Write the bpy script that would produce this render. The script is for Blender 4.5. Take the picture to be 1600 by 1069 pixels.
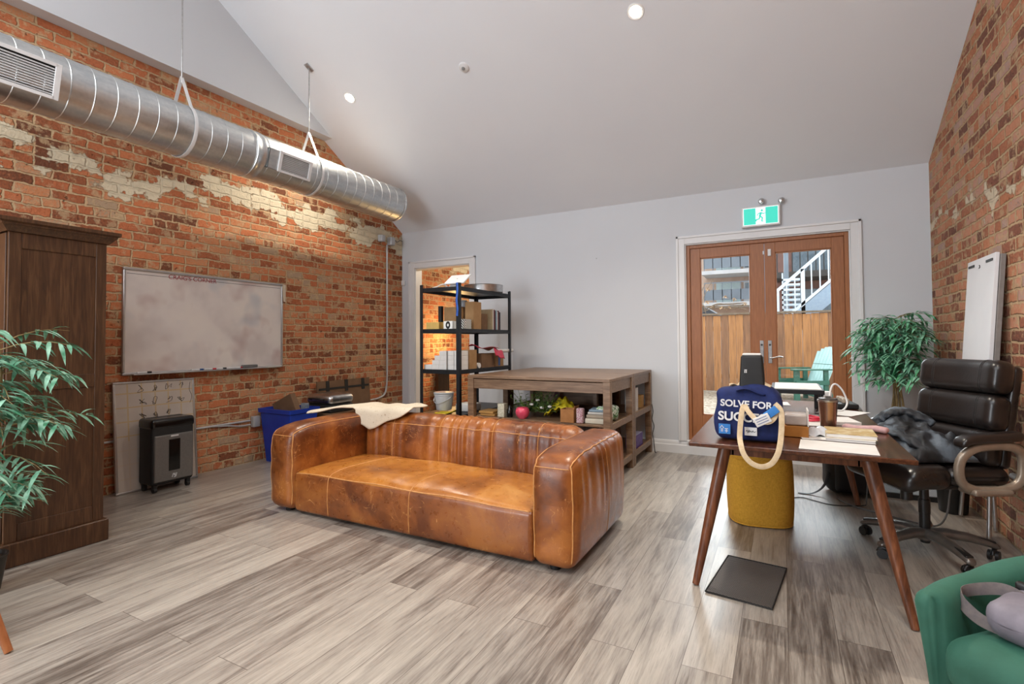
import bpy, bmesh, math, random
from mathutils import Vector, Matrix, Euler
from math import sin, cos, pi, radians, sqrt, atan2, hypot, exp
for o in list(bpy.data.objects): bpy.data.objects.remove(o)
S = bpy.context.scene
COL = S.collection
random.seed(7)

# ------------------------------------------------------------------ camera
H = 1.22
yaw, pit, rol = 0.488817, 0.0251824, -0.00672613
F = Vector((-sin(yaw)*cos(pit), cos(yaw)*cos(pit), sin(pit)))
R0 = Vector((cos(yaw), sin(yaw), 0)); U0 = R0.cross(F)
R2 = R0*cos(rol) + U0*sin(rol); U2 = -R0*sin(rol) + U0*cos(rol)
cd = bpy.data.cameras.new('camera'); cam = bpy.data.objects.new('camera', cd); COL.objects.link(cam)
cam.matrix_world = Matrix(((R2.x, U2.x, -F.x, 0), (R2.y, U2.y, -F.y, 0), (R2.z, U2.z, -F.z, H), (0, 0, 0, 1)))
cd.sensor_width = 36; cd.lens = 36*792.72/1600; cd.shift_y = -21.765/1600; cd.clip_start = .05; cd.clip_end = 200
S.camera = cam

# ------------------------------------------------------------------ world, lights, exposure
S.view_settings.view_transform = 'Standard'; S.view_settings.look = 'None'; S.view_settings.gamma = 1
S.view_settings.use_curve_mapping = False; S.view_settings.exposure = 0.09
W = bpy.data.worlds.new('overcast_sky'); S.world = W; W.use_nodes = True
bg = W.node_tree.nodes['Background']; bg.inputs[0].default_value = (.88, .94, 1.0, 1); bg.inputs[1].default_value = 3.3

def area(name, loc, target, sx, sy, power, col, spread=180):
    l = bpy.data.lights.new(name, 'AREA'); l.shape = 'RECTANGLE'; l.size = sx; l.size_y = sy; l.energy = power; l.color = col
    l.spread = radians(spread)
    o = bpy.data.objects.new(name, l); COL.objects.link(o); o.location = loc
    o.rotation_euler = (Vector(target)-Vector(loc)).to_track_quat('-Z', 'Y').to_euler(); return o
# added fill lamps under three made-up skylight frames, unseen behind the camera
FILL_XY = [(-3.7, -.35), (-1.82, -.35), (.06, -.35)]
for _i, (_x, _y) in enumerate(FILL_XY):
    _z = 2.78+(.61-.11*(_x+4.82)/6)*(_y+2.5)-.03
    area('rear_slope_fill', (_x, _y, _z), (_x, _y+.61*1.0, _z-1.0), 1.1, 1.7, (42, 42, 66)[_i], (.88, .94, 1.0))
# fill lamp at a rear window added out of view to light the ceiling
area('rear_wall_fill', (-3.35, -2.50, 1.75), (-2.6, 3, 2.2), 1.9, 1.6, 98, (.88, .94, 1.0))
# bright overcast glow coming down over the yard and in through the french doors
_l = bpy.data.lights.new('sky_glow', 'SUN'); _l.energy = 18.0; _l.angle = radians(70); _l.color = (.86, .94, 1.0)
_o = bpy.data.objects.new('sky_glow', _l); COL.objects.link(_o); _o.location = (0, 9, 8)
_o.rotation_euler = Vector((.22, -1, -.62)).to_track_quat('-Z', 'Y').to_euler()
def spot(name, loc, target, power, col=(1, .90, .76), ang=130, rad=.05, blend=.5):
    l = bpy.data.lights.new(name, 'SPOT'); l.energy = power; l.color = col; l.spot_size = radians(ang); l.spot_blend = blend
    l.shadow_soft_size = rad
    o = bpy.data.objects.new(name, l); COL.objects.link(o); o.location = loc
    o.rotation_euler = (Vector(target)-Vector(loc)).to_track_quat('-Z', 'Y').to_euler(); return o
XL, XR, YF, YB = -4.82, 1.18, 5.70, -2.60
def ceil_z(x, y):
    s = .61 - .11*(x-XL)/6
    return 2.78 + s*((YF-y) if y >= 1.6 else (y+2.5))
DL = [(-4.04, 3.93), (-.957, 3.873), (-2.5, .2), (.35, 1.0), (-4.04, .2)]   # recessed lamps, two of them in view

# ------------------------------------------------------------------ helpers
def lin(h):
    h = h.lstrip('#'); c = [int(h[i:i+2], 16)/255 for i in (0, 2, 4)]
    return tuple(((v+.055)/1.055)**2.4 if v > .04045 else v/12.92 for v in c) + (1,)
class NT:
    def __init__(s, name):
        s.m = bpy.data.materials.new(name); s.m.use_nodes = True; s.t = s.m.node_tree; s.n = s.t.nodes
        s.b = s.n['Principled BSDF']; s.out = s.n['Material Output']
    def new(s, typ, props=None, **ins):
        n = s.n.new(typ)
        for k, v in (props or {}).items(): setattr(n, k, v)
        for k, v in ins.items():
            key = int(k[1:]) if k[0] == '_' else k.replace('__', ' ')
            s.put(n.inputs[key], v)
        return n
    def put(s, sock, v):
        if isinstance(v, bpy.types.NodeSocket): s.t.links.new(v, sock)
        elif v is not None: sock.default_value = v
    def math(s, op, a, b=None, c=None, clamp=False):
        n = s.n.new('ShaderNodeMath'); n.operation = op; n.use_clamp = clamp
        s.put(n.inputs[0], a)
        if b is not None: s.put(n.inputs[1], b)
        if c is not None: s.put(n.inputs[2], c)
        return n.outputs[0]
    def mix(s, f, a, b, mode='MIX'):
        n = s.n.new('ShaderNodeMix'); n.data_type = 'RGBA'; n.blend_type = mode
        s.put(n.inputs[0], f); s.put(n.inputs[6], a); s.put(n.inputs[7], b); return n.outputs[2]
    def noise(s, vec, scale, detail=4, rough=.55, dist=0):
        n = s.n.new('ShaderNodeTexNoise'); s.put(n.inputs['Vector'], vec); n.inputs['Scale'].default_value = scale
        n.inputs['Detail'].default_value = detail; n.inputs['Roughness'].default_value = rough; n.inputs['Distortion'].default_value = dist
        return n.outputs['Fac']
    def ramp(s, f, stops, interp='LINEAR'):
        n = s.n.new('ShaderNodeValToRGB'); n.color_ramp.interpolation = interp; e = n.color_ramp.elements
        while len(e) < len(stops): e.new(.5)
        for i, (p, c) in enumerate(stops): e[i].position = p; e[i].color = c if not isinstance(c, (int, float)) else (c, c, c, 1)
        s.put(n.inputs[0], f); return n.outputs[0]
    def pos(s): return s.new('ShaderNodeNewGeometry').outputs['Position']
    def objc(s): return s.new('ShaderNodeTexCoord').outputs['Object']
    def scale(s, v, sc, off=(0, 0, 0)):
        n = s.new('ShaderNodeMapping'); s.put(n.inputs[0], v); n.inputs['Scale'].default_value = sc; n.inputs['Location'].default_value = off
        return n.outputs[0]
    def sep(s, v): n = s.new('ShaderNodeSeparateXYZ'); s.put(n.inputs[0], v); return n.outputs
    def comb(s, x, y, z=0.0):
        n = s.new('ShaderNodeCombineXYZ'); s.put(n.inputs[0], x); s.put(n.inputs[1], y); s.put(n.inputs[2], z); return n.outputs[0]
    def bump(s, h, strength=.3, dist=.01):
        n = s.new('ShaderNodeBump'); n.inputs['Strength'].default_value = strength; n.inputs['Distance'].default_value = dist
        s.put(n.inputs['Height'], h); s.put(s.b.inputs['Normal'], n.outputs[0])
    def set(s, col=None, rough=None, metal=None, **kw):
        if col is not None: s.put(s.b.inputs['Base Color'], col)
        if rough is not None: s.put(s.b.inputs['Roughness'], rough)
        if metal is not None: s.put(s.b.inputs['Metallic'], metal)
        for k, v in kw.items(): s.put(s.b.inputs[k.replace('_', ' ')], v)
        return s.m
MC = {}
def pm(name, c1, c2=None, rough=.6, metal=0, sc=20, st=(1, 1, 1), bump=0, bd=.003, lo=.3, hi=.7, spec=None, coat=0):
    """simple procedural material: two colours mixed by stretched noise in object space"""
    if name in MC: return MC[name]
    t = NT(name); c1 = lin(c1); c2 = lin(c2) if c2 else tuple(v*.86 for v in c1[:3])+(1,)
    v = t.scale(t.objc(), st); f = t.noise(v, sc, 5)
    t.set(t.ramp(f, [(lo, c1), (hi, c2)]), rough, metal)
    if spec is not None: t.b.inputs['Specular IOR Level'].default_value = spec
    if coat: t.b.inputs['Coat Weight'].default_value = coat; t.b.inputs['Coat Roughness'].default_value = .15
    if bump: t.bump(f, bump, bd)
    MC[name] = t.m; return t.m
def emis(name, col, strength):
    t = NT(name); t.set((0, 0, 0, 1), .5); t.put(t.b.inputs['Emission Color'], lin(col)); t.b.inputs['Emission Strength'].default_value = strength
    MC[name] = t.m; return t.m

class B:
    """mesh builder; every shape is appended to one mesh"""
    def __init__(s): s.v = []; s.f = []
    def add(s, vs, fs):
        o = len(s.v); s.v += [Vector(v) for v in vs]; s.f += [tuple(i+o for i in f) for f in fs]; return s
    def box(s, x0, x1, y0, y1, z0, z1, M=None):
        vs = [Vector((x, y, z)) for x in (x0, x1) for y in (y0, y1) for z in (z0, z1)]
        if M is not None: vs = [M @ v for v in vs]
        return s.add(vs, [(0, 1, 3, 2), (4, 6, 7, 5), (0, 4, 5, 1), (2, 3, 7, 6), (0, 2, 6, 4), (1, 5, 7, 3)])
    def prism(s, poly, d, M=None):
        """poly: list of 3-D points (one face), extruded by vector d"""
        n = len(poly); a = [Vector(p) for p in poly]; d = Vector(d); vs = a + [p+d for p in a]
        if M is not None: vs = [M @ v for v in vs]
        return s.add(vs, [tuple(range(n-1, -1, -1)), tuple(range(n, 2*n))] + [(i, (i+1) % n, n+(i+1) % n, n+i) for i in range(n)])
    def cyl(s, p0, p1, r0, r1=None, n=20, cap=True):
        r1 = r0 if r1 is None else r1; p0 = Vector(p0); p1 = Vector(p1); d = (p1-p0).normalized()
        a = d.orthogonal().normalized(); b = d.cross(a); vs = []
        for p, r in ((p0, r0), (p1, r1)):
            for i in range(n): t = 2*pi*i/n; vs.append(p + a*(r*cos(t)) + b*(r*sin(t)))
        fs = [(i, (i+1) % n, n+(i+1) % n, n+i) for i in range(n)]
        if cap: fs += [tuple(range(n-1, -1, -1)), tuple(range(n, 2*n))]
        return s.add(vs, fs)
    def lathe(s, prof, c=(0, 0, 0), axis='Z', n=32, M=None):
        """prof: (radius, height) list"""
        c = Vector(c); vs = []; m = len(prof)
        for i in range(n):
            t = 2*pi*i/n
            for r, h in prof:
                if axis == 'Z': q = Vector((r*cos(t), r*sin(t), h))
                elif axis == 'Y': q = Vector((r*cos(t), h, r*sin(t)))
                else: q = Vector((h, r*cos(t), r*sin(t)))
                vs.append((M @ q if M is not None else q) + c)
        fs = []
        for i in range(n):
            j = (i+1) % n
            for k in range(m-1): fs.append((i*m+k, j*m+k, j*m+k+1, i*m+k+1))
        s.add(vs, fs); return s
    def tube(s, pts, r, n=8, closed=False, flat=None):
        """round tube along points; r number or list; flat=(a,b, up) gives a flat strap section"""
        pts = [Vector(p) for p in pts]; m = len(pts)
        rs = r if isinstance(r, (list, tuple)) else [r]*m
        vs = []; prev = None
        for i, p in enumerate(pts):
            if closed: t = pts[(i+1) % m]-pts[i-1]
            else: t = pts[min(i+1, m-1)]-pts[max(i-1, 0)]
            t.normalize()
            if flat is not None:
                up = Vector(flat[2]); a = t.cross(up)
                a = a.normalized() if a.length > 1e-4 else (prev or t.orthogonal().normalized()); b = a.cross(t).normalized(); prev = a
                for k in range(n): q = 2*pi*k/n; vs.append(p + a*(flat[0]*cos(q)) + b*(flat[1]*sin(q)))
            else:
                if prev is None: a = t.orthogonal().normalized()
                else:
                    a = prev - t*prev.dot(t); a = a.normalized() if a.length > 1e-5 else t.orthogonal().normalized()
                prev = a; b = t.cross(a)
                for k in range(n): q = 2*pi*k/n; vs.append(p + a*(rs[i]*cos(q)) + b*(rs[i]*sin(q)))
        fs = []
        for i in range(m if closed else m-1):
            j = (i+1) % m
            for k in range(n): k2 = (k+1) % n; fs.append((i*n+k, i*n+k2, j*n+k2, j*n+k))
        if not closed: fs += [tuple(range(n-1, -1, -1)), tuple(range((m-1)*n, m*n))]
        return s.add(vs, fs)
    def grid(s, fn, nu, nv, thick=0):
        """surface fn(u,v), u and v in 0..1"""
        vs = [Vector(fn(i/nu, j/nv)) for i in range(nu+1) for j in range(nv+1)]
        q = lambda i, j: i*(nv+1)+j
        fs = [(q(i, j), q(i+1, j), q(i+1, j+1), q(i, j+1)) for i in range(nu) for j in range(nv)]
        if thick:
            nr = []
            for i in range(nu+1):
                for j in range(nv+1):
                    a = vs[q(min(i+1, nu), j)]-vs[q(max(i-1, 0), j)]; b = vs[q(i, min(j+1, nv))]-vs[q(i, max(j-1, 0))]
                    c = a.cross(b); nr.append(c.normalized() if c.length > 1e-9 else Vector((0, 0, 1)))
            o = len(vs); vs = vs + [v - n*thick for v, n in zip(vs, nr)]
            fs += [tuple(o+k for k in reversed(f)) for f in fs]
            for i in range(nu):
                fs.append((q(i, 0)+o, q(i+1, 0)+o, q(i+1, 0), q(i, 0))); fs.append((q(i, nv), q(i+1, nv), q(i+1, nv)+o, q(i, nv)+o))
            for j in range(nv):
                fs.append((q(0, j), q(0, j+1), q(0, j+1)+o, q(0, j)+o)); fs.append((q(nu, j)+o, q(nu, j+1)+o, q(nu, j+1), q(nu, j)))
        return s.add(vs, fs)
    def rbox(s, c, h, r, n=(8, 8, 8), fn=None, M=None):
        """rounded box: centre c, half sizes h, corner radius r, optional displacement fn"""
        c = Vector(c); idx = {}; vs = []; fs = []
        mp = rmap(h, r)
        def g(i, j, k):
            key = (i, j, k)
            if key not in idx:
                p = Vector((h[0]*cc(i, n[0], h[0], r), h[1]*cc(j, n[1], h[1], r), h[2]*cc(k, n[2], h[2], r)))
                p = mp(p)
                if fn: p = Vector(fn(p))
                p = p + c
                if M is not None: p = M @ p
                idx[key] = len(vs); vs.append(p)
            return idx[key]
        for i in range(n[0]):
            for j in range(n[1]):
                fs.append((g(i, j, 0), g(i, j+1, 0), g(i+1, j+1, 0), g(i+1, j, 0)))
                fs.append((g(i, j, n[2]), g(i+1, j, n[2]), g(i+1, j+1, n[2]), g(i, j+1, n[2])))
        for i in range(n[0]):
            for k in range(n[2]):
                fs.append((g(i, 0, k), g(i+1, 0, k), g(i+1, 0, k+1), g(i, 0, k+1)))
                fs.append((g(i, n[1], k), g(i, n[1], k+1), g(i+1, n[1], k+1), g(i+1, n[1], k)))
        for j in range(n[1]):
            for k in range(n[2]):
                fs.append((g(0, j, k), g(0, j, k+1), g(0, j+1, k+1), g(0, j+1, k)))
                fs.append((g(n[0], j, k), g(n[0], j+1, k), g(n[0], j+1, k+1), g(n[0], j, k+1)))
        return s.add(vs, fs)
def cc(i, n, h, r):
    """grid spacing: a few rows spent on the rounded rim, the rest spread evenly"""
    k = 3 if n >= 8 else (2 if n >= 6 else 1); a = min(r/h, 1)*.999
    if i <= k: return -1 + a*i/k
    if i >= n-k: return 1 - a*(n-i)/k
    return -1 + a + (2-2*a)*(i-k)/(n-2*k)
def rmap(h, r):
    def f(p):
        q = Vector([max(-(h[i]-r), min(h[i]-r, p[i])) for i in range(3)])
        d = p-q
        return q + d.normalized()*r if d.length > 1e-9 else p
    return f
def tag(o, label=None, cat=None, group=None, kind=None):
    if label: o['label'] = label
    if cat: o['category'] = cat
    if group: o['group'] = group
    if kind: o['kind'] = kind
    return o
def thing(name, label, cat, loc=(0, 0, 0), rotz=0, group=None):
    o = bpy.data.objects.new(name, None); o.empty_display_size = .1; COL.objects.link(o)
    o.location = loc; o.rotation_euler = (0, 0, rotz); return tag(o, label, cat, group)
def mk(name, b, mat, parent=None, bev=0, seg=2, smooth=.7, world=False, loc=None, rotz=0, sub=0, label=None):
    me = bpy.data.meshes.new(name); vs = b.v
    if world and parent is not None:
        bpy.context.view_layer.update(); inv = parent.matrix_world.inverted(); vs = [inv @ v for v in vs]
    me.from_pydata([tuple(v) for v in vs], [], b.f); me.validate()
    bm = bmesh.new(); bm.from_mesh(me); bmesh.ops.recalc_face_normals(bm, faces=bm.faces); bm.to_mesh(me); bm.free()
    me.materials.append(mat)
    if smooth:
        me.polygons.foreach_set('use_smooth', [True]*len(me.polygons)); me.set_sharp_from_angle(angle=smooth)
    o = bpy.data.objects.new(name, me); COL.objects.link(o)
    if loc: o.location = loc
    if rotz: o.rotation_euler = (0, 0, rotz)
    if parent is not None: o.parent = parent
    if bev:
        m = o.modifiers.new('bevel', 'BEVEL'); m.width = bev; m.segments = seg; m.limit_method = 'ANGLE'; m.angle_limit = .6
        m.harden_normals = False
    if sub:
        m = o.modifiers.new('subdivision', 'SUBSURF'); m.levels = sub; m.render_levels = sub
    if label: o['label'] = label
    return o
def struct(name, b, mat, parent=None, **k):
    o = mk(name, b, mat, parent, **k)
    if parent is None: o['kind'] = 'structure'
    return o
def copy_tree(o, parent=None):
    c = o.copy(); COL.objects.link(c); c.parent = parent
    for ch in list(o.children): copy_tree(ch, c)
    return c
def text(name, s, size, mat, parent, M, extrude=.0006, align='CENTER', shear=0, bold=0):
    cu = bpy.data.curves.new(name, 'FONT'); cu.body = s; cu.size = size; cu.extrude = extrude; cu.align_x = align; cu.align_y = 'CENTER'; cu.shear = shear
    cu.offset = bold
    t = bpy.data.objects.new('tmp', cu); COL.objects.link(t); dg = bpy.context.evaluated_depsgraph_get(); dg.update()
    me = bpy.data.meshes.new_from_object(t.evaluated_get(dg)); bpy.data.objects.remove(t); bpy.data.curves.remove(cu)
    me.transform(M); me.materials.clear(); me.materials.append(mat)
    o = bpy.data.objects.new(name, me); COL.objects.link(o); o.parent = parent; return o
def frame(o, x, y):
    """matrix whose local X and Y run along x and y from origin o"""
    x = Vector(x).normalized(); y = Vector(y).normalized(); z = x.cross(y).normalized(); y = z.cross(x)
    return Matrix(((x.x, y.x, z.x, o[0]), (x.y, y.y, z.y, o[1]), (x.z, y.z, z.z, o[2]), (0, 0, 0, 1)))
def smoothpts(pts, n=6, closed=False):
    """Catmull-Rom through the points"""
    P = [Vector(p) for p in pts]; out = []; m = len(P)
    for i in range(m if closed else m-1):
        p1 = P[i]; p2 = P[(i+1) % m]
        p0 = P[i-1] if (closed or i > 0) else p1*2-p2
        p3 = P[(i+2) % m] if (closed or i+2 < m) else p2*2-p1
        for k in range(n):
            t = k/n; out.append(.5*((2*p1)+(p2-p0)*t+(2*p0-5*p1+4*p2-p3)*t*t+(3*p1-p0-3*p2+p3)*t*t*t))
    if not closed: out.append(P[-1])
    return out

# ------------------------------------------------------------------ surface materials
def brick_mat(name, axis, stops, mortar, plaster=None, msize=.007):
    t = NT(name); p = t.pos(); s = t.sep(p)
    u = s[1] if axis == 'X' else s[0]; z = s[2]
    n1 = t.noise(p, 5, 3); n2 = t.noise(p, 30, 4); n3 = t.noise(t.scale(p, (1, 1, 1), (7, 3, 1)), 5, 3); n4 = t.noise(t.scale(p, (1, 1, 1), (3, 9, 5)), 30, 4)
    du = t.math('ADD', t.math('MULTIPLY', t.math('SUBTRACT', n1, .5), .05), t.math('MULTIPLY', t.math('SUBTRACT', n2, .5), .028))
    dz = t.math('ADD', t.math('MULTIPLY', t.math('SUBTRACT', n3, .5), .03), t.math('MULTIPLY', t.math('SUBTRACT', n4, .5), .026))
    vec = t.comb(t.math('ADD', u, du), t.math('ADD', z, dz), 0.0)
    def bt(c1, c2, m):
        n = t.new('ShaderNodeTexBrick', dict(offset=.5, offset_frequency=2, squash=.5, squash_frequency=5), Vector=vec, Color1=c1, Color2=c2, Mortar=m, Scale=1.0)
        n.inputs['Mortar Size'].default_value = msize; n.inputs['Mortar Smooth'].default_value = .6; n.inputs['Bias'].default_value = 0
        n.inputs['Brick Width'].default_value = .215; n.inputs['Row Height'].default_value = .0745; return n
    b = bt((0, 0, 0, 1), (1, 1, 1, 1), (.5, .5, .5, 1))
    f = t.math('ADD', b.outputs['Color'], t.math('MULTIPLY', t.math('SUBTRACT', t.noise(p, 55, 5), .5), .55), clamp=True)
    f = t.math('ADD', f, t.math('MULTIPLY', t.math('SUBTRACT', t.noise(p, 1.3, 3), .5), .7), clamp=True)
    col = t.ramp(f, stops)
    mo = t.mix(t.noise(p, 40, 4), mortar, tuple(c*.55 for c in mortar[:3])+(1,))
    # crumbling mortar: the joint widens where the noise is high
    col = t.mix(b.outputs['Fac'], col, mo)
    sm = t.ramp(t.noise(p, 13, 8, .66), [(.525, 0), (.60, 1)])
    col = t.mix(t.math('MULTIPLY', sm, .7), col, mo)
    dk_ = t.ramp(t.noise(t.scale(p, (1, 1, 1), (5, 8, 2)), 22, 5), [(.64, 0), (.70, 1)])
    col = t.mix(t.math('MULTIPLY', dk_, .6), col, L('3a2418'))  # shadow inside the cavities painted into the brick colour
    h = t.math('SUBTRACT', 1.0, b.outputs['Fac'])
    h = t.math('ADD', h, t.math('MULTIPLY', t.noise(p, 45, 6, .65), .9))
    h = t.math('SUBTRACT', h, t.math('MULTIPLY', dk_, .7))
    if plaster:
        z0, z1, pc, th = plaster
        zz = t.math('ADD', z, t.math('MULTIPLY', t.math('SUBTRACT', t.noise(p, 1.1, 2), .5), .7))
        mid = (z0+z1)/2; hw = (z1-z0)/2
        band = t.math('SUBTRACT', 1.0, t.math('DIVIDE', t.math('ABSOLUTE', t.math('SUBTRACT', zz, mid)), hw), clamp=True)
        m = t.math('ADD', t.math('MULTIPLY', band, .42), t.math('MULTIPLY', t.noise(t.scale(p, (1, 1.0, .9)), 4.0, 9, .62), .9))
        m = t.math('ADD', m, t.math('MULTIPLY', t.math('SUBTRACT', b.outputs['Color'], .5), .13))
        m = t.ramp(m, [(th, 0), (th+.02, 1)])
        col = t.mix(m, col, t.mix(t.noise(p, 12, 5), pc, tuple(c*.7 for c in pc[:3])+(1,)))
        h = t.math('ADD', h, t.math('MULTIPLY', m, .9))
    hs = t.new('ShaderNodeHueSaturation', Color=col); hs.inputs['Value'].default_value = 1.18; hs.inputs['Saturation'].default_value = .98; col = hs.outputs[0]
    t.set(col, .9); t.b.inputs['Specular IOR Level'].default_value = .2
    t.bump(h, 1.0, .009); return t.m
L = lin
M_BRICK_L = brick_mat('old_red_brick', 'X', [(0, L('6c4330')), (.14, L('8d5336')), (.40, L('ad6440')), (.66, L('bd7249')), (.86, L('bb8058')), (1, L('a58c72'))], L('cfb088'), (2.25, 3.0, L('ddd0b4'), .765), .010)
M_BRICK_R = brick_mat('pale_red_brick', 'X', [(0, L('6c4a3e')), (.25, L('945c46')), (.5, L('b07250')), (.75, L('bd8468')), (1, L('a88c80'))], L('cdae88'), (1.9, 2.5, L('dccbb0'), .84), .011)
M_BRICK_Y = brick_mat('back_room_brick', 'Y', [(0, L('4a2416')), (.3, L('8d4022')), (.6, L('b35628')), (1, L('a06a40'))], L('b08c62'))
def floor_mat():
    t = NT('grey_oak_planks'); p = t.pos(); s = t.sep(p)
    v = t.comb(s[1], s[0], 0.0)
    def bt(off, w):
        n = t.new('ShaderNodeTexBrick', dict(offset=.37, offset_frequency=2, squash=1, squash_frequency=2), Vector=v, Color1=(0, 0, 0, 1), Color2=(1, 1, 1, 1), Mortar=(.5, .5, .5, 1), Scale=1.0)
        n.inputs['Mortar Size'].default_value = .0012; n.inputs['Mortar Smooth'].default_value = .1
        n.inputs['Brick Width'].default_value = w; n.inputs['Row Height'].default_value = .178; return n
    b = bt(.37, 1.23); rnd = b.outputs['Color']
    off = t.math('MULTIPLY', rnd, 17.0)
    g = t.comb(t.math('MULTIPLY', s[1], 1.6), t.math('MULTIPLY', s[0], 17.0), off)
    n1 = t.noise(g, 1.5, 7, .62, .6)
    g2 = t.comb(t.math('MULTIPLY', s[1], 5.0), t.math('MULTIPLY', s[0], 90.0), off)
    n2 = t.noise(g2, 1.2, 4, .6, .3)
    g3 = t.comb(t.math('MULTIPLY', s[1], .9), t.math('MULTIPLY', s[0], 6.0), off)
    n3 = t.noise(g3, 1.1, 3, .5, 1.2)
    f = t.math('ADD', t.math('MULTIPLY', n1, .50), t.math('MULTIPLY', n2, .36))
    f = t.math('ADD', f, t.math('MULTIPLY', n3, .29))
    f = t.math('ADD', f, t.math('MULTIPLY', t.math('SUBTRACT', rnd, .5), .17))
    col = t.ramp(f, [(.38, L('584e46')), (.47, L('796f66')), (.56, L('988f85')), (.68, L('aea599')), (.82, L('c0b7ac'))])
    g4 = t.comb(t.math('MULTIPLY', s[1], 9.0), t.math('MULTIPLY', s[0], 210.0), off); n4 = t.noise(g4, 1.1, 3, .6, .5)
    col = t.mix(t.math('MULTIPLY', t.ramp(n4, [(.56, 0), (.68, 1)]), .38), col, L('5e534a'))
    kn = t.ramp(t.noise(t.comb(t.math('MULTIPLY', s[1], 1.3), t.math('MULTIPLY', s[0], 5.0), off), 2.0, 2), [(.74, 0), (.80, 1)])
    col = t.mix(t.math('MULTIPLY', kn, .5), col, L('4a3f38'))
    col = t.mix(b.outputs['Fac'], col, L('5b5048'))
    t.set(col, t.ramp(n2, [(.3, .30), (.7, .46)])); t.b.inputs['Specular IOR Level'].default_value = .5
    t.b.inputs['Coat Weight'].default_value = .45; t.b.inputs['Coat Roughness'].default_value = .28
    t.bump(t.math('SUBTRACT', n2, t.math('MULTIPLY', b.outputs['Fac'], 1.5)), .12, .002); return t.m
M_FLOOR = floor_mat()
def drywall(name, c1, c2):
    t = NT(name); p = t.pos(); f = t.noise(p, 1.2, 3)
    t.set(t.ramp(f, [(.3, L(c1)), (.7, L(c2))]), .55); t.b.inputs['Specular IOR Level'].default_value = .35
    t.bump(t.noise(p, 90, 3), .05, .002); return t.m
M_WALL = drywall('white_wall_paint', 'cfd2d6', 'd3d6da')
M_CEIL = drywall('white_ceiling_paint', 'e6e9ee', 'e9ecf0')
M_TRIM = pm('white_gloss_trim', 'e4e4e4', 'dddddd', .35, sc=4)

# ------------------------------------------------------------------ room shell
b = B(); b.box(XL-.3, XR+.3, YB-.3, YF+.16, -.12, 0); struct('floor', b, M_FLOOR)
def wallside(x0, x1, prof): return B().prism([(x0, y, z) for y, z in prof], (x1-x0, 0, 0))
rz = ceil_z(XL, 1.6); rzr = ceil_z(XR, 1.6)
struct('wall_left', wallside(XL-.25, XL, [(YB-.2, 0), (YF+.14, 0), (YF+.14, 2.70), (YF, 2.79), (1.6, rz+.05), (YB, 2.79), (YB-.2, 2.6)]), M_BRICK_L, smooth=0)
struct('wall_right', wallside(XR, XR+.25, [(YB-.2, 0), (YF+.14, 0), (YF+.14, 2.70), (YF, 2.79), (1.6, rzr+.05), (YB, 2.79), (YB-.2, 2.6)]), M_BRICK_R, smooth=0)
# far wall with the left doorway and the french door opening
b = B()
D1 = (-4.585, -3.665, 2.255); D2 = (-.912, .584, .135, 2.248); TH = .14
b.box(XL, D1[0], YF, YF+TH, 0, 2.9); b.box(D1[0], D1[1], YF, YF+TH, D1[2], 2.9)
b.box(D1[1], D2[0], YF, YF+TH, 0, 2.9); b.box(D2[0], D2[1], YF, YF+TH, 0, D2[2]); b.box(D2[0], D2[1], YF, YF+TH, D2[3], 2.9)
b.box(D2[1], XR, YF, YF+TH, 0, 2.9); struct('wall_back', b, M_WALL, smooth=0)
# rear wall behind the camera
b = B(); wz0, wz1 = .85, 2.55; ws = [(-4.40, -2.30), (-1.25, .65)]
xs = [XL, ws[0][0], ws[0][1], ws[1][0], ws[1][1], XR]
for i in range(5):
    if i == 1: b.box(xs[i], xs[i+1], YB-.2, YB, 0, wz0); b.box(xs[i], xs[i+1], YB-.2, YB, wz1, 2.8)
    else: b.box(xs[i], xs[i+1], YB-.2, YB, 0, 2.8)
struct('wall_front', b, M_WALL, smooth=0)
for i, (sx_, sy_) in enumerate(FILL_XY):
    b = B(); q_ = Matrix.Translation((sx_, sy_, ceil_z(sx_, sy_))) @ Matrix.Rotation(atan2(.56, 1), 4, 'X')
    for (p0, p1, p2, p3) in ((-.62, .62, -.92, -.85), (-.62, .62, .85, .92), (-.62, -.55, -.85, .85), (.55, .62, -.85, .85)): b.box(p0, p1, p2, p3, -.05, .0, q_)
    struct('window_%d' % (i+1), b, M_TRIM)  # unseen skylight frame added around its fill lamp, no opening in the ceiling
for i, (a, c) in ((3, ws[0]),):
    b = B()
    b.box(a, c, YB-.14, YB-.06, wz0, wz0+.07); b.box(a, c, YB-.14, YB-.06, wz1-.07, wz1)
    b.box(a, a+.07, YB-.14, YB-.06, wz0+.07, wz1-.07); b.box(c-.07, c, YB-.14, YB-.06, wz0+.07, wz1-.07)
    b.box((a+c)/2-.03, (a+c)/2+.03, YB-.14, YB-.06, wz0+.07, wz1-.07)
    struct('window_%d' % (i+1), b, M_TRIM)  # unseen rear window frame, added to go with the fill lamp
def cslab(y0, y1):
    def bot(u, v): x = XL-.2 + u*(XR-XL+.4); y = y0 + v*(y1-y0); return (x, y, ceil_z(min(max(x, XL), XR), y))
    nu, nv = 12, 12; b = B()
    b.grid(bot, nu, nv); m = len(b.v); b.add([v+Vector((0, 0, .1)) for v in b.v[:m]], [tuple(reversed(f)) for f in b.f]); return b
bb = cslab(1.6, YF+.05); b2 = cslab(YB-.05, 1.6); bb.add(b2.v, b2.f); struct('ceiling', bb, M_CEIL, smooth=0)
# boxed white drywall above the brick on the left, with its lower lip
FX = -4.68; SZ = 3.64
yt = YF-(SZ-2.78)/.61
b = B().prism([(XL, -1.09, SZ), (XL, yt+.02, SZ), (XL, 1.6, ceil_z(XL, 1.6)+.02)], (FX-XL, 0, 0))
struct('trim_1', b, M_WALL, smooth=0)
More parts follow.
